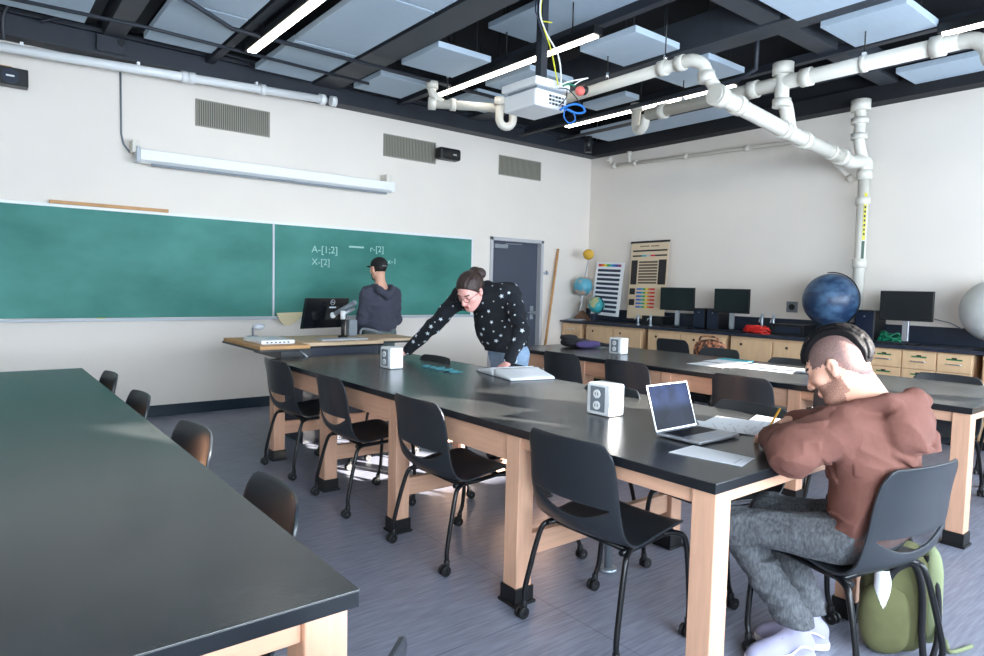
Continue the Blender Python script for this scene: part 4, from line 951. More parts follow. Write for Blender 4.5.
# ------------------------------------------------------------------ people: bodies grown from blended volumes
class SDF:
    def __init__(s, lo, hi, h):
        s.lo = np.array(lo, np.float32); s.h = h
        s.n = [int(math.ceil((hi[i]-lo[i])/h))+1 for i in range(3)]
        s.g = np.full(s.n, .2, np.float32)
        s.ax = [s.lo[i] + h*np.arange(s.n[i], dtype=np.float32) for i in range(3)]
    def win(s, lo, hi):
        sl = []
        for i in range(3):
            a = max(0, int((lo[i]-s.lo[i])/s.h)); b = min(s.n[i], int((hi[i]-s.lo[i])/s.h)+2); sl.append(slice(a, max(a, b)))
        P = np.meshgrid(*[s.ax[i][sl[i]] for i in range(3)], indexing='ij', sparse=True)
        return tuple(sl), P
    def comb(s, sl, d, k, op):
        a = s.g[sl]
        if a.size == 0: return
        if op == 'u':
            if k > 0: hh = np.clip(.5+.5*(a-d)/k, 0, 1); r = a*(1-hh)+d*hh - k*hh*(1-hh)
            else: r = np.minimum(a, d)
        else:
            d = -d
            if k > 0: hh = np.clip(.5-.5*(a-d)/k, 0, 1); r = a*(1-hh)+d*hh + k*hh*(1-hh)
            else: r = np.maximum(a, d)
        s.g[sl] = r
    def cap(s, a, b, ra, rb=None, k=.02, op='u', sq=None):
        rb = ra if rb is None else rb; a = np.array(a, np.float32); b = np.array(b, np.float32)
        m = max(ra, rb) + k + 3*s.h
        sl, P = s.win(np.minimum(a, b)-m, np.maximum(a, b)+m)
        ba = b-a; L2 = max(float(ba@ba), 1e-9)
        d0, d1, d2 = P[0]-a[0], P[1]-a[1], P[2]-a[2]
        t = np.clip((d0*ba[0]+d1*ba[1]+d2*ba[2])/L2, 0, 1)
        d = np.sqrt((d0-t*ba[0])**2+(d1-t*ba[1])**2+(d2-t*ba[2])**2) - (ra+(rb-ra)*t)
        s.comb(sl, d, k, op); return s
    def ell(s, c, r, Rm=None, k=.02, op='u'):
        c = np.array(c, np.float32); m = max(r) + k + 3*s.h; Rm = np.eye(3) if Rm is None else np.array(Rm)
        sl, P = s.win(c-m, c+m); d = [P[i]-c[i] for i in range(3)]
        q = [(d[0]*Rm[0][j]+d[1]*Rm[1][j]+d[2]*Rm[2][j]) for j in range(3)]
        k0 = np.sqrt(sum((q[j]/r[j])**2 for j in range(3))); k1 = np.sqrt(sum((q[j]/r[j]**2)**2 for j in range(3)))+1e-9
        s.comb(sl, (k0*(k0-1)/k1).astype(np.float32), k, op); return s
    def halfcut(s, p, n, k=.01, lo=None, hi=None):          # keep the side opposite to n
        lo = s.lo if lo is None else lo; hi = [s.ax[i][-1] for i in range(3)] if hi is None else hi
        sl, P = s.win(lo, hi); n = np.array(n, float); n /= np.linalg.norm(n)
        d = (P[0]-p[0])*n[0]+(P[1]-p[1])*n[1]+(P[2]-p[2])*n[2]
        a = s.g[sl]; s.g[sl] = np.maximum(a, d.astype(np.float32))
    def folds(s, amp, f, lo=None, hi=None, seed=0, dirv=(0, 0, 1)):
        lo = s.lo if lo is None else lo; hi = [s.ax[i][-1] for i in range(3)] if hi is None else hi
        sl, P = s.win(lo, hi); x, y, z = P; r = np.random.RandomState(seed)
        out = 0
        for o in range(5):
            v = r.randn(3); v /= np.linalg.norm(v); v = v*.55 + np.array(dirv)*r.choice([-1, 1]); v /= np.linalg.norm(v)
            w_ = r.randn(3)*f*.35; ff = f*(.6+.28*o)
            ph = r.rand()*6.28
            out = out + np.sin(ff*(x*v[0]+y*v[1]+z*v[2]) + 1.7*np.sin(x*w_[0]+y*w_[1]+z*w_[2]+ph) + ph)/(1+.35*o)
        out = 1 - 1.6*np.clip(np.abs(out)*.62, 0, 1)**.8
        s.g[sl] = s.g[sl] - (amp*out*.8).astype(np.float32)
    def mesh(s):
        g = s.g; neg = g < 0
        X, Y, Z = s.n
        c = np.zeros((X-1, Y-1, Z-1), np.int8)
        for i in (0, 1):
            for j in (0, 1):
                for k in (0, 1): c += neg[i:X-1+i, j:Y-1+j, k:Z-1+k]
        act = (c > 0) & (c < 8); idx = np.full(act.shape, -1, np.int64)
        cells = np.argwhere(act); idx[act] = np.arange(len(cells))
        ps = np.zeros((len(cells), 3)); cnt = np.zeros(len(cells))
        cor = [(i, j, k) for i in (0, 1) for j in (0, 1) for k in (0, 1)]
        gv = {q: g[cells[:, 0]+q[0], cells[:, 1]+q[1], cells[:, 2]+q[2]] for q in cor}
        for q in cor:
            for a in range(3):
                if q[a] == 0:
                    q2 = list(q); q2[a] = 1; q2 = tuple(q2); ga, gb = gv[q], gv[q2]
                    m = (ga < 0) != (gb < 0); t = np.where(m, ga/(ga-gb+1e-12), 0)
                    for b in range(3): ps[:, b] += np.where(m, q[b]+(t if b == a else 0), 0)
                    cnt += m
        ps = (cells + ps/cnt[:, None])*s.h + s.lo
        F = []
        for a in range(3):
            b, c2 = (a+1) % 3, (a+2) % 3
            sa = [slice(None)]*3; sb = [slice(None)]*3; sa[a] = slice(0, s.n[a]-1); sb[a] = slice(1, s.n[a])
            ch = neg[tuple(sa)] != neg[tuple(sb)]
            e = np.argwhere(ch); e = e[(e[:, b] > 0) & (e[:, c2] > 0) & (e[:, b] < s.n[b]-1) & (e[:, c2] < s.n[c2]-1)]
            st = neg[tuple(sa)][tuple(e.T)]
            def gi(db, dc): q = e.copy(); q[:, b] -= db; q[:, c2] -= dc; return idx[tuple(q.T)]
            f = np.stack([gi(1, 1), gi(0, 1), gi(0, 0), gi(1, 0)], 1)
            f[~st] = f[~st][:, ::-1]; F.append(f)
        return ps, np.concatenate(F)
    def build(s, name, mats, parent, classify=None, smooth_it=0, extra=None):
        ps, F = s.mesh()
        F = F[(F >= 0).all(1)]
        me = bpy.data.meshes.new(name); org = np.array(ORG.get(parent.name, V((0,0,0))))
        me.from_pydata((ps-org).tolist(), [], F.tolist())
        for m in mats: me.materials.append(m)
        if classify is not None:
            c = ps[F].mean(1); me.polygons.foreach_set('material_index', classify(c).astype(np.int32))
        me.polygons.foreach_set('use_smooth', np.ones(len(F), bool)); me.update()
        o = bpy.data.objects.new(name, me); COL.objects.link(o); o.parent = parent; ORG[o.name] = V(org)
        if smooth_it:
            m = o.modifiers.new('smooth', 'SMOOTH'); m.iterations = smooth_it; m.factor = .5
        return o

def basis(fwd, up):       # columns: right, forward, up
    f = V(fwd).normalized(); r = f.cross(V(up)).normalized(); u = r.cross(f)
    return np.array([[r[i], f[i], u[i]] for i in range(3)])
class Head:
    def __init__(s, c, fwd, up, sc=1.0): s.c = np.array(c, float); s.B = basis(fwd, up); s.sc = sc
    def w(s, x, y, z): return s.c + s.B @ (np.array([x, y, z])*s.sc)
    def loc(s, p): return ((p-s.c) @ s.B)/s.sc
    def add(s, S, female=False):
        k = s.sc; E = lambda c, r, kk=.02, op='u': S.ell(s.w(*c), [q*k for q in r], s.B, kk, op)
        Cp = lambda a, b, ra, rb=None, kk=.01, op='u': S.cap(s.w(*a), s.w(*b), ra*k, (rb or ra)*k, kk, op)
        E((0, -.018, .028), (.077, .098, .088)); E((0, .028, -.030), (.060, .060, .088), .03)
        for x in (-1, 1):
            Cp((x*.052, -.012, -.055), (x*.018, .058, -.098), .020, .018, .03)
            E((x*.042, .052, -.022), (.022, .022, .022), .02)
        E((0, .066, -.104), (.022, .017, .017), .02)
        Cp((-.032, .074, .020), (.032, .074, .020), .013, None, .018)
        for x in (-1, 1): E((x*.031, .094, .0), (.017, .012, .011), .012, 'd'); E((x*.031, .072, .0), (.014, .013, .0125), .004)
        Cp((0, .086, .006), (0, .108, -.034), .0075, .0115, .010); E((-.010, .098, -.038), (.008, .009, .007), .006); E((.010, .098, -.038), (.008, .009, .007), .006)
        Cp((-.017, .086, -.064), (.017, .086, -.064), .0060, None, .006); Cp((-.015, .085, -.074), (.015, .085, -.074), .0068, None, .006)
        for x in (-1, 1):
            E((x*.079, -.012, -.006), (.009, .017, .029), .004); E((x*.088, -.004, -.003), (.006, .009, .016), .003, 'd'); E((x*.075, -.006, -.032), (.006, .009, .010), .004)
        return s
def hand(S, wrist, f, n, thumb, sc=1.0, curl=(.35, .5, .4), ff=None, tcurl=.2):
    """f: finger direction, n: palm normal (out of the palm), thumb: +1/-1 side along f x n"""
    f = V(f).normalized(); n = V(n); n = (n-f*n.dot(f)).normalized(); sd_ = f.cross(n)*thumb; w_ = V(wrist)
    B = np.array([[sd_[i], f[i], n[i]] for i in range(3)])
    S.ell(w_+f*.048*sc, (.039*sc, .052*sc, .015*sc), B, .010); S.cap(w_-f*.03, w_+f*.02*sc, .024*sc, .022*sc, .02)
    S.ell(w_+f*.035*sc+sd_*.022*sc+n*.006*sc, (.017*sc, .030*sc, .014*sc), B, .01)
    for i, (o, L) in enumerate(((.029, .074), (.010, .083), (-.009, .077), (-.027, .060))):
        p = w_ + f*(.088-.004*abs(i-1))*sc + sd_*o*sc; a = 0; r = .0086*sc - .0005*i*sc
        spread = sd_*(.10-.07*i)
        c_ = curl if ff is None else ff[i]
        S.cap(w_+f*.05*sc+sd_*o*.8*sc, p, r*1.1, r*1.05, .006)
        for j, fr in enumerate((.46, .30, .24)):
            a += c_[j]; dr = (f*_c(a) + n*_s(a) + spread*.7).normalized(); q = p + dr*L*fr*sc
            S.cap(p, q, r, r*.93, .0025); p = q; r *= .93
    p = w_ + f*.028*sc + sd_*.030*sc
    for j, L in enumerate((.040, .032, .026)):
        a = .2+tcurl*j; dr = (f*_c(a*.9)*.85 + sd_*(.75-.35*j) + n*(.25+.25*j)).normalized(); q = p + dr*L*sc
        S.cap(p, q, (.0125-.0015*j)*sc, (.011-.0015*j)*sc, .005); p = q
    return S

SKIN = mat('skin', rgb(226, 172, 148), .5, var=.04, vscale=20)
SKINP = mat('pink_skin', rgb(232, 170, 160), .5)
LIP = mat('lips', rgb(190, 110, 104), .45)
BROW = mat('dark_hair', rgb(26, 20, 20), .5)
STUB = mat('shaved_scalp', rgb(140, 108, 100), .6, col2=rgb(100, 78, 76), vscale=300, thr=(.35, .65))
BEARD = mat('short_stubble', rgb(186, 138, 118), .6, col2=rgb(140, 102, 90), vscale=260, thr=(.35, .65))
HAIRB = mat('black_hair', rgb(15, 13, 15), .6, bump=.15, bscale=120, stretch=(1, .2, 1), spec=.2)
HAIRBR = mat('brown_hair', rgb(52, 36, 32), .4, var=.25, vscale=60, stretch=(1, .3, 1), bump=.5, bscale=160)

# ---- the seated man -------------------------------------------------------
pm = thing('person', 'person with dark mohawk in brown hoodie and grey jeans, seated writing at the central table', 'person', (2.56, 1.0, 0))
HX, HY, HZ = PY(836, 366, 1.05)
hd = Head((HX, HY, HZ), (-.12, .86, -.50), (-.03, .48, .86), 1.04)
neckb = (2.50, .95, 1.00)
shL, shR = (2.325, .98, .95), (2.68, 1.00, .95)
elL, elR = (2.215, 1.10, .862), (2.86, 1.17, .868)
wrL, wrR = (2.44, 1.30, .845), (2.745, 1.365, .865)
hipL, hipR = (2.41, .95, .545), (2.60, .95, .545)
knL, knR = (2.305, 1.35, .505), (2.58, 1.36, .505)
anL, anR = (2.455, 1.17, .12), (2.60, 1.19, .12)
h = .0042
S = SDF((2.02, .72, .04), (3.10, 1.56, 1.36), h)
hd.add(S)
S.cap(hd.w(0, -.035, -.055), neckb, .060, .068, .035); S.cap(hd.w(0, -.01, -.06), V(neckb)+V((0,.03,.0)), .050, .055, .03)
S.ell((2.50, .965, .87), (.15, .09, .14), None, .03); S.ell((2.50, .95, .70), (.13, .09, .18), None, .03); S.ell((2.505, .96, .56), (.14, .10, .085), None, .03)
for a, b, c_ in ((shL, elL, wrL), (shR, elR, wrR)): S.cap(neckb, a, .05, .052, .03); S.cap(a, b, .046, .038, .01); S.cap(b, c_, .036, .024, .01)
for a, b, c_ in ((hipL, knL, anL), (hipR, knR, anR)): S.cap(a, b, .075, .050, .02); S.cap(b, c_, .043, .030, .01)
hand(S, wrL, (.95, .30, -.12), (.0, -.1, -1), 1, 1.0, (.25, .35, .25))
hand(S, wrR, (-.86, .42, -.25), (-.35, -.55, -.75), -1, 1.0, ff=[(.7, .7, .3), (.8, .8, .4), (.95, .9, .5), (1.0, 1.0, .6)], tcurl=.3)
def chair_cut(S, sl, P, off=0):       # clothes rest against the chair back
    fx, fy = _c(R(80)), _s(R(80)); d0 = (P[0]-2.56)*fx+(P[1]-1.065)*fy; l0 = np.abs(-(P[0]-2.56)*fy+(P[1]-1.065)*fx)
    c_ = -.203-(P[2]-.56)*.27+.045*np.clip((l0)/.235, 0, 1)**2.2 + np.clip(.56-P[2], 0, .12)*.30
    S.g[sl] = np.maximum(S.g[sl], (c_+off-d0).astype(np.float32))
sl, P = S.win((2.2, .64, .4), (2.85, 1.2, .95)); chair_cut(S, sl, P, .022)
def cl_man(c):
    q = hd.loc(c); x, y, z = q.T; r = np.zeros(len(c)); inh = (np.abs(q) < .16).all(1)
    ear = (np.abs(x) > .079) & inh
    # shaved sides above a line from temple to nape, behind the face
    jit = np.sin(c[:, 0]*1911+c[:, 2]*1577)*np.sin(c[:, 1]*1733-c[:, 0]*989)*.004
    sc_ = inh & (y+jit < .058 + .0*z) & (z+jit > .012 - 1.1*np.clip(-.005-y, 0, .07))
    r[sc_ & ~ear] = 1
    be = inh & (z < -.045) & (z > -.122) & (y+jit > -.01 + .35*np.clip(-z-.06, 0, .1)) & (y < .10) & ~((np.abs(x) < .024) & (z > -.082) & (z < -.056))
    side = inh & (y > -.02) & (y < .016) & (z < .0) & (np.abs(x) > .05)
    r[(be | side) & ~ear] = 2
    r[inh & (np.abs(z-.022) < .005) & (y > .070) & (np.abs(np.abs(x)-.032) < .020)] = 3
    r[inh & (np.abs(z+.069) < .009) & (y > .084) & (np.abs(x) < .021)] = 4
    return r
S.build('body', [SKIN, STUB, BEARD, BROW, LIP], pm, cl_man, 1)
# mohawk
S = SDF(hd.c-.17, hd.c+.19, .0035)
S.ell(hd.w(0, -.020, .036), (.079*1.10, .104*1.09, .094*1.10), hd.B, 0)
sl, P = S.win(S.lo, [a[-1] for a in S.ax])
px_ = [P[i]-hd.c[i] for i in range(3)]
lx = (px_[0]*hd.B[0][0]+px_[1]*hd.B[1][0]+px_[2]*hd.B[2][0])/hd.sc; ly = (px_[0]*hd.B[0][1]+px_[1]*hd.B[1][1]+px_[2]*hd.B[2][1])/hd.sc; lz = (px_[0]*hd.B[0][2]+px_[1]*hd.B[1][2]+px_[2]*hd.B[2][2])/hd.sc
S.g = S.g + (.0007*np.sin(lx*420+1.5*np.sin(ly*25+lz*20)) - .004*np.clip((.03-np.abs(lx))/.03, 0, 1)).astype(np.float32)
S.g = np.maximum(S.g, (np.abs(lx) - .047 + .022*np.clip(-(lz-.04)/.07, 0, 1) ).astype(np.float32)*1.0)
S.g = np.maximum(S.g, (-(lz + .0) - .030 + .0*ly).astype(np.float32))
S.g = np.maximum(S.g, (-(lz - .060) - np.clip(.075-ly, 0, .2)*1.5).astype(np.float32))
rnd = random.Random(9)
for i in range(150):                       # combed-back tufts
    ph = R(rnd.uniform(8, 205)); u = rnd.uniform(-1, 1); wd = .040 if ph < R(150) else .026
    y0, z0 = _c(ph)*.104*1.055-.020, _s(ph)*.094*1.055+.036; x0 = u*wd*.95; sh = math.sqrt(max(.3, 1-(x0/.087)**2))
    y0 = (y0+.02)*sh-.02; z0 = (z0-.036)*sh+.036; ty, tz = -_s(ph), _c(ph); L_ = rnd.uniform(.020, .036)
    p = hd.w(x0, y0, z0); q = hd.w(x0+rnd.uniform(-.006, .006), y0+ty*L_-_c(ph)*.002, z0+tz*L_-_s(ph)*.002)
    S.cap(p, q, .0062, .0030, .004)
S.build('mohawk_hair', [HAIRB], pm, None, 0)
# hoodie
HOOD = mat('brown_hoodie_cotton', rgb(108, 68, 58), .9, var=.05, vscale=10, bump=.9, bscale=13)
S = SDF((1.98, .64, .44), (3.12, 1.55, 1.16), .0052)
S.ell((2.50, .955, .865), (.200, .135, .17), None, .04); S.ell((2.50, .935, .70), (.180, .140, .21), None, .04); S.ell((2.53, .925, .575), (.205, .160, .100), None, .05)
S.cap((2.39, .955, .955), (2.61, .965, .955), .080, None, .04)
for a, b, c_ in ((shL, elL, wrL), (shR, elR, wrR)):
    S.cap(a, b, .080, .084, .04); S.cap(b, V(b).lerp(V(c_), .5), .078, .062, .03); S.cap(V(b).lerp(V(c_), .5), V(b).lerp(V(c_), .93), .060, .042, .02)
    S.cap(V(b).lerp(V(c_), .9), c_, .038, .035, .008)
S.folds(.005, 26, seed=3, dirv=(.5, .3, 1)); S.folds(.010, 46, (1.98, .64, .44), (3.12, 1.55, .64), 5, (0, .2, 1)); S.folds(.010, 44, (1.98, 1.0, .75), (2.46, 1.55, 1.02), 8, (.9, .6, .2))
def seam(pts, r, k): 
    for p, q in zip(pts[:-1], pts[1:]): S.cap(p, q, r, r, k)
# hood hanging behind the neck
S.ell((2.475, .845, .965), (.112, .080, .110), None, .012)
seam([(2.39, 1.03, .985), (2.36, .95, 1.02), (2.385, .87, 1.055), (2.47, .82, 1.065), (2.56, .83, 1.04), (2.60, .91, 1.01), (2.58, 1.0, .985)], .027, .016)
seam([(2.37, .93, 1.0), (2.41, .82, .94), (2.49, .765, .875)], .022, .010); seam([(2.37, .95, .94), (2.40, .85, .88), (2.47, .78, .835)], .016, .010)
seam([(2.58, .88, .98), (2.55, .79, .93), (2.50, .765, .88)], .020, .010)
seam([(2.33, 1.03, .985), (2.37, .95, .90), (2.38, .90, .78)], .007, .006)
S.ell((2.475, .905, 1.065), (.080, .060, .050), None, .010, 'd'); S.ell((2.54, .855, 1.06), (.045, .030, .040), None, .006, 'd'); S.folds(.007, 40, (2.3, .70, .80), (2.66, .93, 1.10), 19, (.7, .2, .8))
S.ell((2.49, .985, 1.065), (.066, .070, .10), None, .010, 'd')
S.halfcut((2.57, .93, .505), (0, -.05, -1))
sl, P = S.win((1.98, .64, .4), (3.12, 1.2, .885))
chair_cut(S, sl, P)
# table keeps its room: the sleeves rest on the top
sl, P = S.win((1.98, 1.14, .7), (3.16, 1.56, .9))
S.g[sl] = np.maximum(S.g[sl], ((TT+.004)-P[2]+0*P[0]+0*P[1]).astype(np.float32))
S.build('hoodie', [HOOD], pm, None, 1)
# jeans
JEAN = mat('washed_grey_denim', rgb(60, 62, 66), .85, col2=rgb(112, 115, 120), vscale=110, stretch=(1, 1, .35), thr=(.3, .85), detail=10, bump=.7, bscale=14)
S = SDF((2.18, .74, .10), (2.80, 1.50, .68), .0052)
S.ell((2.505, .945, .55), (.168, .135, .085), None, .04)
for a, b, c_ in ((hipL, knL, anL), (hipR, knR, anR)):
    S.cap(a, b, .092, .068, .04); e = V(c_)+V((0,0,.03)); m_ = V(b).lerp(e, .55); S.cap(b, m_, .070, .064, .03); S.cap(m_, e, .062, .060, .02)
S.folds(.006, 48, seed=11, dirv=(.2, .3, 1)); S.folds(.006, 60, (2.18, .9, .1), (2.8, 1.5, .32), 12, (0, 0, 1))
S.halfcut((2.5, 1.2, .142), (0, 0, -1))
for a_, k_ in ((anL, knL), (anR, knR)): S.cap(V(a_)-V((0,0,.05)), V(a_).lerp(V(k_), .14), .046, .040, .0, 'd')
sl, P = S.win((2.18, .64, .4), (2.80, 1.2, .7)); chair_cut(S, sl, P)
sl, P = S.win((2.18, .74, .40), (2.80, 1.30, .50))
S.g[sl] = np.where((P[1] < 1.25) & (P[2] < .464) & (P[2] > .395) & (P[0] > 0), np.maximum(S.g[sl], .464-P[2]), S.g[sl]).astype(np.float32)
S.build('jeans', [JEAN], pm, None, 1)
# shoes
SHOE = mat('pale_lavender_suede', rgb(158, 156, 182), .8); SOLE = mat('white_rubber_sole', rgb(238, 238, 240), .5); LACE = mat('dark_brown_lace', rgb(70, 50, 46), .7)
def shoe(an, yaw, nm='sneaker'):
    a = V((an[0], an[1], 0)); f = V((_c(R(yaw)), _s(R(yaw)), 0)); sdv = V((-f.y, f.x, 0)); Bm = np.array([[sdv[i], f[i], (0, 0, 1)[i]] for i in range(3)])
    S = SDF(np.array(a)-np.array([.26, .26, .0]), np.array(a)+np.array([.26, .26, .17]), .004)
    S.ell(a+f*-.02+V((0,0,.065)), (.042, .060, .055), Bm, .02); S.ell(a+f*.10+V((0,0,.042)), (.047, .085, .040), Bm, .04); S.cap(a+V((0,0,.09)), a+V((0,0,.125)), .046, .044, .02); S.cap(a+f*.02+V((0,0,.09)), a+f*.10+V((0,0,.06)), .036, .03, .02)
    S.cap(a-f*.045+V((0,0,.016)), a+f*.155+V((0,0,.016)), .040, .043, .012)
    S.halfcut(a+V((0,0,.002)), (0, 0, -1)); S.cap(a+V((0,0,.11)), a+V((0,0,.16)), .034, .034, 0, 'd')
    def cl(c): return np.where(c[:, 2] < .030, 1, 0)
    o = S.build(nm, [SHOE, SOLE], pm, cl, 1)
    mb = MB()
    for i in range(5): p = a+f*(.045+.019*i)+V((0,0,.110-.012*i)); mb.tube([p-sdv*.022, p+V((0,0,.006)), p+sdv*.022], .0032, LACE, 6, spline=3)
    mb.build('laces', o)
    w_ = MB()
    for s_ in (-1, 1): w_.tube([a-f*.05+sdv*.045*s_+V((0,0,.062)), a+f*.0+sdv*.048*s_+V((0,0,.078)), a+f*.05+sdv*.050*s_+V((0,0,.05)), a+f*.11+sdv*.050*s_+V((0,0,.045))], .004, SOLE, 6, spline=5)
    w_.build('side_stripe', o); return o
shoe(anL, 150); shoe(anR, 130)
tag(MB().tube([V(wrR)+V((-.115, .055, -.05)), V(wrR)+V((-.055, .03, .05))], .0045, mat('yellow_pencil', rgb(240, 176, 40), .4), 8).build('pencil', loc=(2.65, 1.42, .83)), 'yellow pencil held in the hand of the seated person', 'pencil')

# ---- the person leaning over the table -------------------------------------
pw = thing('person', 'person with glasses in black star-print sweater leaning over the table far end', 'person', (3.38, 4.0, 0))
HW = PY(470, 291, 4.0)
hw_ = Head((HW.x, HW.y, HW.z), (-.78, -.24, -.58), (-.56, -.20, .80), 1.14)
nb = (3.17, 4.02, 1.375); sR, sL = (3.02, 4.16, 1.335), (3.25, 3.84, 1.36)
eR, eL = (2.89, 4.36, 1.08), (3.17, 3.62, 1.075); wR, wL = (2.80, 4.60, .865), (3.06, 3.62, .865)
hipc = (3.40, 4.02, .90)
S = SDF((2.58, 3.35, .04), (3.65, 4.82, 1.58), .0056)
hw_.add(S, True); S.cap(hw_.w(0, -.03, -.06), nb, .050, .056, .03)
S.ell((3.22, 4.02, 1.22), (.11, .15, .14), None, .04); S.cap((3.24, 4.02, 1.2), (3.38, 4.02, .95), .10, .11, .04); S.cap(hw_.w(0, -.02, -.05), nb, .05, .05, .03)
for a, b, c_ in ((sR, eR, wR), (sL, eL, wL)): S.cap(nb, a, .045, .048, .03); S.cap(a, b, .042, .034, .01); S.cap(b, c_, .033, .023, .01)
for y in (-.09, .09): S.cap((3.40, 4.02+y, .88), (3.42, 4.02+y*1.1, .48), .075, .052, .03); S.cap((3.42, 4.02+y*1.1, .48), (3.46, 4.02+y*1.2, .09), .05, .034, .01); S.cap((3.46, 4.02+y*1.2, .06), (3.34, 4.00+y*1.4, .045), .03, .028, .01)
hand(S, wR, (-.35, .55, -.42), (.1, .0, -1), 1, 1.0, (.35, .45, .35)); hand(S, wL, (-.72, .05, -.48), (0, 0, -1), -1, 1.0, (.3, .35, .25))
def cl_w(c):
    q = hw_.loc(c); x, y, z = q.T; r = np.zeros(len(c)); inh = (np.abs(q) < .15).all(1)
    r[inh & (np.abs(z+.069) < .009) & (y > .082) & (np.abs(x) < .02)] = 1
    r[inh & (np.abs(z-.022) < .004) & (y > .072) & (np.abs(np.abs(x)-.032) < .018)] = 2
    return r
S.build('body', [SKINP, LIP, HAIRBR], pw, cl_w, 1)
S = SDF(hw_.c-.21, hw_.c+.21, .0045)
S.ell(hw_.w(0, -.022, .032), (.084*1.16, .103*1.16, .095*1.16), hw_.B, 0)
for i, (a, b, c_) in enumerate(((0, -.115, .075), (.025, -.135, .06), (-.02, -.14, .05), (.0, -.155, .03), (.03, -.15, .02))): S.ell(hw_.w(a, b, c_), (.044, .038, .040), hw_.B, .02)
sl, P = S.win(S.lo, [a[-1] for a in S.ax]); px_ = [P[i]-hw_.c[i] for i in range(3)]
lx, ly, lz = [(px_[0]*hw_.B[0][j]+px_[1]*hw_.B[1][j]+px_[2]*hw_.B[2][j])/hw_.sc for j in range(3)]
S.g = S.g + (.0016*np.sin(lx*300+4*np.sin(ly*30+lz*20))).astype(np.float32)
S.g = np.maximum(S.g, (ly*.75 - lz*.66 - .010).astype(np.float32))
S.g = np.maximum(S.g, (-(lz+.045)).astype(np.float32))
S.build('brown_hair', [HAIRBR], pw, None, 1)
mb = MB(); M_fr = mat('dark_glasses_frame', rgb(30, 24, 26), .3)
for x in (-1, 1):
    mb.tube([V(hw_.w(x*.033+.023*_c(a), .100, -.003+.018*_s(a))) for a in np.linspace(0, 2*PI, 17)], .0018, M_fr, 6)
    mb.tube([V(hw_.w(x*.056, .100, .002)), V(hw_.w(x*.082, .03, .004)), V(hw_.w(x*.084, -.01, .006))], .0018, M_fr, 6)
mb.tube([V(hw_.w(-.010, .101, .0)), V(hw_.w(.010, .101, .0))], .0018, M_fr, 6); mb.build('glasses', pw)
KNIT = mat('black_knit', rgb(16, 20, 28), .9, bump=.3, bscale=260); STAR = mat('white_star_print', rgb(206, 214, 220), .8)
S = SDF((2.66, 3.38, .78), (3.68, 4.75, 1.50), .0062)
S.cap((3.06, 4.13, 1.31), (3.20, 3.88, 1.33), .100, .105, .05); S.ell((3.25, 4.00, 1.19), (.155, .205, .18), None, .05); S.cap((3.25, 4.01, 1.10), (3.36, 4.02, .97), .170, .175, .05)
for a, b, c_ in ((sR, eR, wR), (sL, eL, wL)): S.cap(a, b, .075, .056, .04); S.cap(b, V(b).lerp(V(c_), .95), .056, .042, .03)
S.cap(V(nb)-V((.0, 0, .02)), V(nb)+V((-.015, -.01, .02)), .070, .062, .03)
S.folds(.008, 34, seed=21, dirv=(.2, .3, 1)); S.halfcut((3.37, 4.02, .875), (-.15, 0, -1), lo=(3.1, 3.75, .78), hi=(3.7, 4.4, 1.0))
kn = S.build('star_sweater', [KNIT, STAR], pw, None, 1)
def add_stars(o, n, rr, seed, mi):
    me = o.data; rnd = random.Random(seed); vs = [v.co.copy() for v in me.vertices]; ns = [v.normal.copy() for v in me.vertices]; placed = []; new = []; nf = []
    tries = 0
    while len(placed) < n and tries < 12000:
        tries += 1; i = rnd.randrange(len(vs)); p = vs[i]
        if any((p-q).length < .048 for q in placed): continue
        placed.append(p); r = rr*rnd.choice((.5, .7, 1.0, 1.25)); N_ = ns[i]; u = N_.orthogonal().normalized(); v = N_.cross(u); a0 = rnd.random()*6.28; k = len(new)
        for j in range(10): rad = r if j % 2 == 0 else r*.42; a = a0+j*PI/5; new.append(p+N_*.0035+(u*_c(a)+v*_s(a))*rad)
        new.append(p+N_*.0045); nf += [(k+j, k+(j+1) % 10, k+10) for j in range(10)]
    nv = len(vs); fs = [tuple(pl.vertices) for pl in me.polygons]; m2 = bpy.data.meshes.new(o.name)
    m2.from_pydata([tuple(v) for v in vs+new], [], fs+[tuple(nv+q for q in f) for f in nf])
    for m in me.materials: m2.materials.append(m)
    m2.polygons.foreach_set('material_index', [0]*len(fs)+[mi]*len(nf)); m2.polygons.foreach_set('use_smooth', [True]*len(fs)+[False]*len(nf)); m2.update()
    o.modifiers.clear(); o.data = m2
add_stars(kn, 170, .016, 5, 1)
BJ = mat('light_blue_jeans', rgb(128, 152, 178), .85, var=.1, vscale=20)
S = SDF((3.16, 3.70, .05), (3.68, 4.34, 1.0), .0065)
S.cap((3.39, 3.96, .87), (3.39, 4.08, .87), .125, None, .03)
for y in (-.09, .09): S.cap((3.40, 4.02+y, .86), (3.42, 4.02+y*1.1, .48), .095, .072, .03); S.cap((3.42, 4.02+y*1.1, .48), (3.46, 4.02+y*1.2, .13), .07, .062, .02)
S.folds(.005, 40, seed=31); S.halfcut((3.4, 4, .10), (0, 0, -1)); S.halfcut((3.4, 4, .955), (0, 0, 1)); S.build('jeans', [BJ], pw, None, 1)
for y in (-.11, .11):
    S = SDF((3.18, 4.02+y-.09, 0), (3.56, 4.02+y+.09, .16), .005)
    S.cap((3.46, 4.02+y, .05), (3.32, 4.0+y*1.1, .045), .045, .043, .02); S.cap((3.46, 4.02+y, .05), (3.46, 4.02+y, .11), .045, None, .02); S.halfcut((3.4, 4, .002), (0, 0, -1))
    S.build('shoe', [M_black], pw, None, 1)

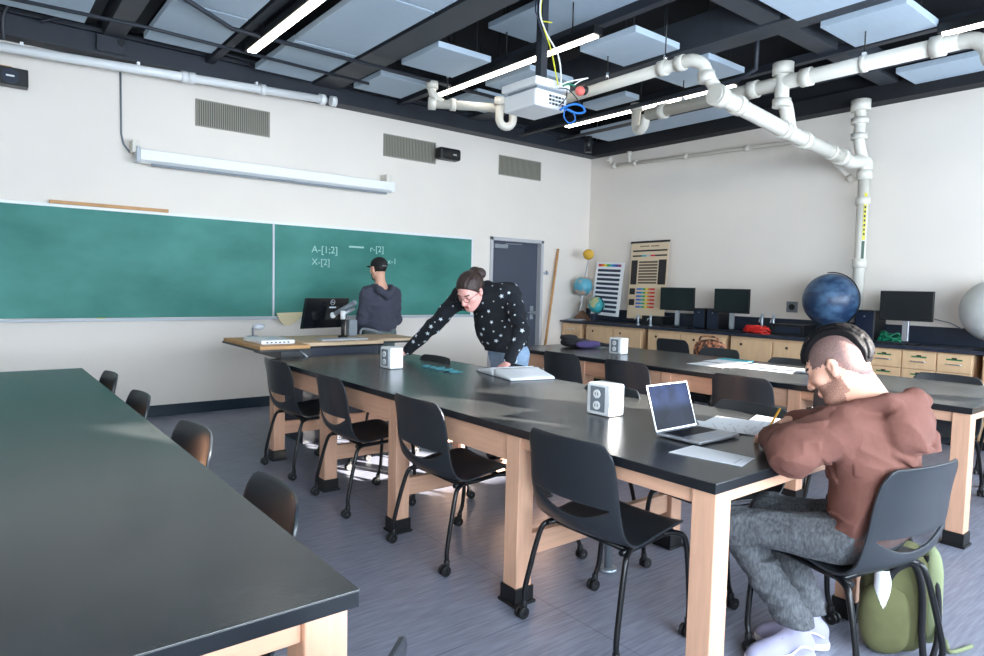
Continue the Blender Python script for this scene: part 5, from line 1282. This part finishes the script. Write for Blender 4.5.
# ---- the man at the chalkboard ---------------------------------------------
pb = thing('person', 'person in dark cap and charcoal hoodie standing with his back turned at the chalkboard', 'person', (3.62, 6.50, 0))
pc = PY(379, 270, 6.5); cx = pc.x
hb = Head((cx, 6.52, pc.z+.015), (-.13, .98, -.06), (0, .06, 1), 1.04)
top_ = pc.z; nb = (cx+.01, 6.47, top_-.20); sL, sR = (cx-.155, 6.47, top_-.26), (cx+.175, 6.47, top_-.26)
eL, eR = (cx-.205, 6.50, top_-.55), (cx+.225, 6.50, top_-.55); wL, wR = (cx-.14, 6.66, top_-.70), (cx+.16, 6.68, top_-.68)
S = SDF((cx-.36, 6.28, .04), (cx+.38, 6.95, top_+.2), .0065)
hb.add(S); S.cap(hb.w(0, -.03, -.06), nb, .052, .06, .03)
S.ell((cx+.01, 6.48, 1.22), (.16, .10, .2), None, .04); S.ell((cx+.01, 6.48, .95), (.14, .10, .16), None, .04)
for a, b, c_ in ((sL, eL, wL), (sR, eR, wR)): S.cap(nb, a, .05, .05, .03); S.cap(a, b, .044, .036, .01); S.cap(b, c_, .034, .024, .01)
for x in (-.085, .095): S.cap((cx+x, 6.48, .86), (cx+x, 6.49, .47), .078, .054, .03); S.cap((cx+x, 6.49, .47), (cx+x*1.1, 6.47, .09), .05, .035, .01); S.cap((cx+x, 6.46, .05), (cx+x*1.2, 6.60, .045), .03, .028, .01)
hand(S, wL, (.4, .8, -.5), (0, -.3, -1), 1, 1.0); hand(S, wR, (-.5, .8, -.3), (0, -.3, -1), -1, 1.0)
def cl_b(c):
    q = hb.loc(c); x, y, z = q.T; r = np.zeros(len(c)); inh = (np.abs(q) < .15).all(1)
    r[inh & (((z > -.035) & (y < -.03)) | (z > .05))] = 1
    r[inh & (z < -.055) & (y > .03) & (z > -.125) ] = 1
    return r
S.build('body', [SKIN, BROW], pb, cl_b, 1)
S = SDF(hb.c-.19, hb.c+.19, .0045); CAP = mat('black_cap_cloth', rgb(18, 20, 22), .8)
S.ell(hb.w(0, -.018, .040), (.086, .108, .088), hb.B, 0); S.halfcut(hb.w(0, 0, .018), -hb.B[:, 2]); S.ell(hb.w(0, .105, .028), (.065, .055, .010), hb.B, .01)
S.cap(hb.w(0, -.118, .040), hb.w(0, -.125, .042), .024, None, 0, 'd')
S.build('cap', [CAP], pb, None, 1)
MB().tube([V(hb.w(.03*_c(a), -.128+.012*abs(_c(a)), .022)) for a in np.linspace(PI, 2*PI, 7)], .004, M_grey, 6).build('cap_strap', pb)
GH = mat('charcoal_hoodie_cotton', rgb(66, 68, 82), .9, var=.06, vscale=8, bump=.8, bscale=12)
S = SDF((cx-.42, 6.24, .76), (cx+.44, 6.90, top_-.08), .0065)
S.cap((cx-.12, 6.47, top_-.27), (cx+.14, 6.47, top_-.27), .085, None, .05); S.ell((cx+.01, 6.48, 1.20), (.205, .145, .22), None, .05); S.ell((cx+.015, 6.48, .97), (.19, .145, .20), None, .06)
for a, b, c_ in ((sL, eL, wL), (sR, eR, wR)): S.cap(a, b, .078, .062, .04); S.cap(b, c_, .058, .042, .03)
S.folds(.008, 28, seed=41, dirv=(.3, 0, 1))
for a, b in (((-.10, -.05, -.19), (-.08, -.13, -.22)), ((.11, -.05, -.19), (.09, -.13, -.22)), ((-.08, -.13, -.22), (.01, -.15, -.28)), ((.09, -.13, -.22), (.01, -.15, -.28))):
    S.cap((cx+a[0], 6.47+a[1], top_+a[2]), (cx+b[0], 6.47+b[1], top_+b[2]), .038, .042, .02)
S.ell((cx+.01, 6.40, top_-.17), (.06, .05, .05), None, .02, 'd')
S.halfcut((cx, 6.48, .80), (0, 0, -1)); S.build('hoodie', [GH], pb, None, 1)
GP = mat('grey_green_trousers', rgb(92, 104, 106), .85, var=.06, vscale=10)
S = SDF((cx-.26, 6.28, .06), (cx+.28, 6.68, 1.0), .0065)
S.cap((cx-.05, 6.48, .86), (cx+.07, 6.48, .86), .13, None, .03)
for x in (-.085, .095): S.cap((cx+x, 6.48, .84), (cx+x, 6.49, .47), .10, .078, .02); S.cap((cx+x, 6.49, .47), (cx+x*1.1, 6.47, .13), .076, .066, .02)
S.halfcut((cx, 6.5, .10), (0, 0, -1)); S.halfcut((cx, 6.5, .93), (0, 0, 1)); S.build('trousers', [GP], pb, None, 1)
for x in (-.093, .105):
    S = SDF((cx+x-.09, 6.36, 0), (cx+x+.09, 6.74, .16), .005)
    S.cap((cx+x, 6.46, .05), (cx+x*1.1, 6.62, .045), .045, .043, .02); S.cap((cx+x, 6.46, .05), (cx+x, 6.46, .11), .045, None, .02); S.halfcut((3.4, 4, .002), (0, 0, -1))
    S.build('shoe', [M_black], pb, None, 1)
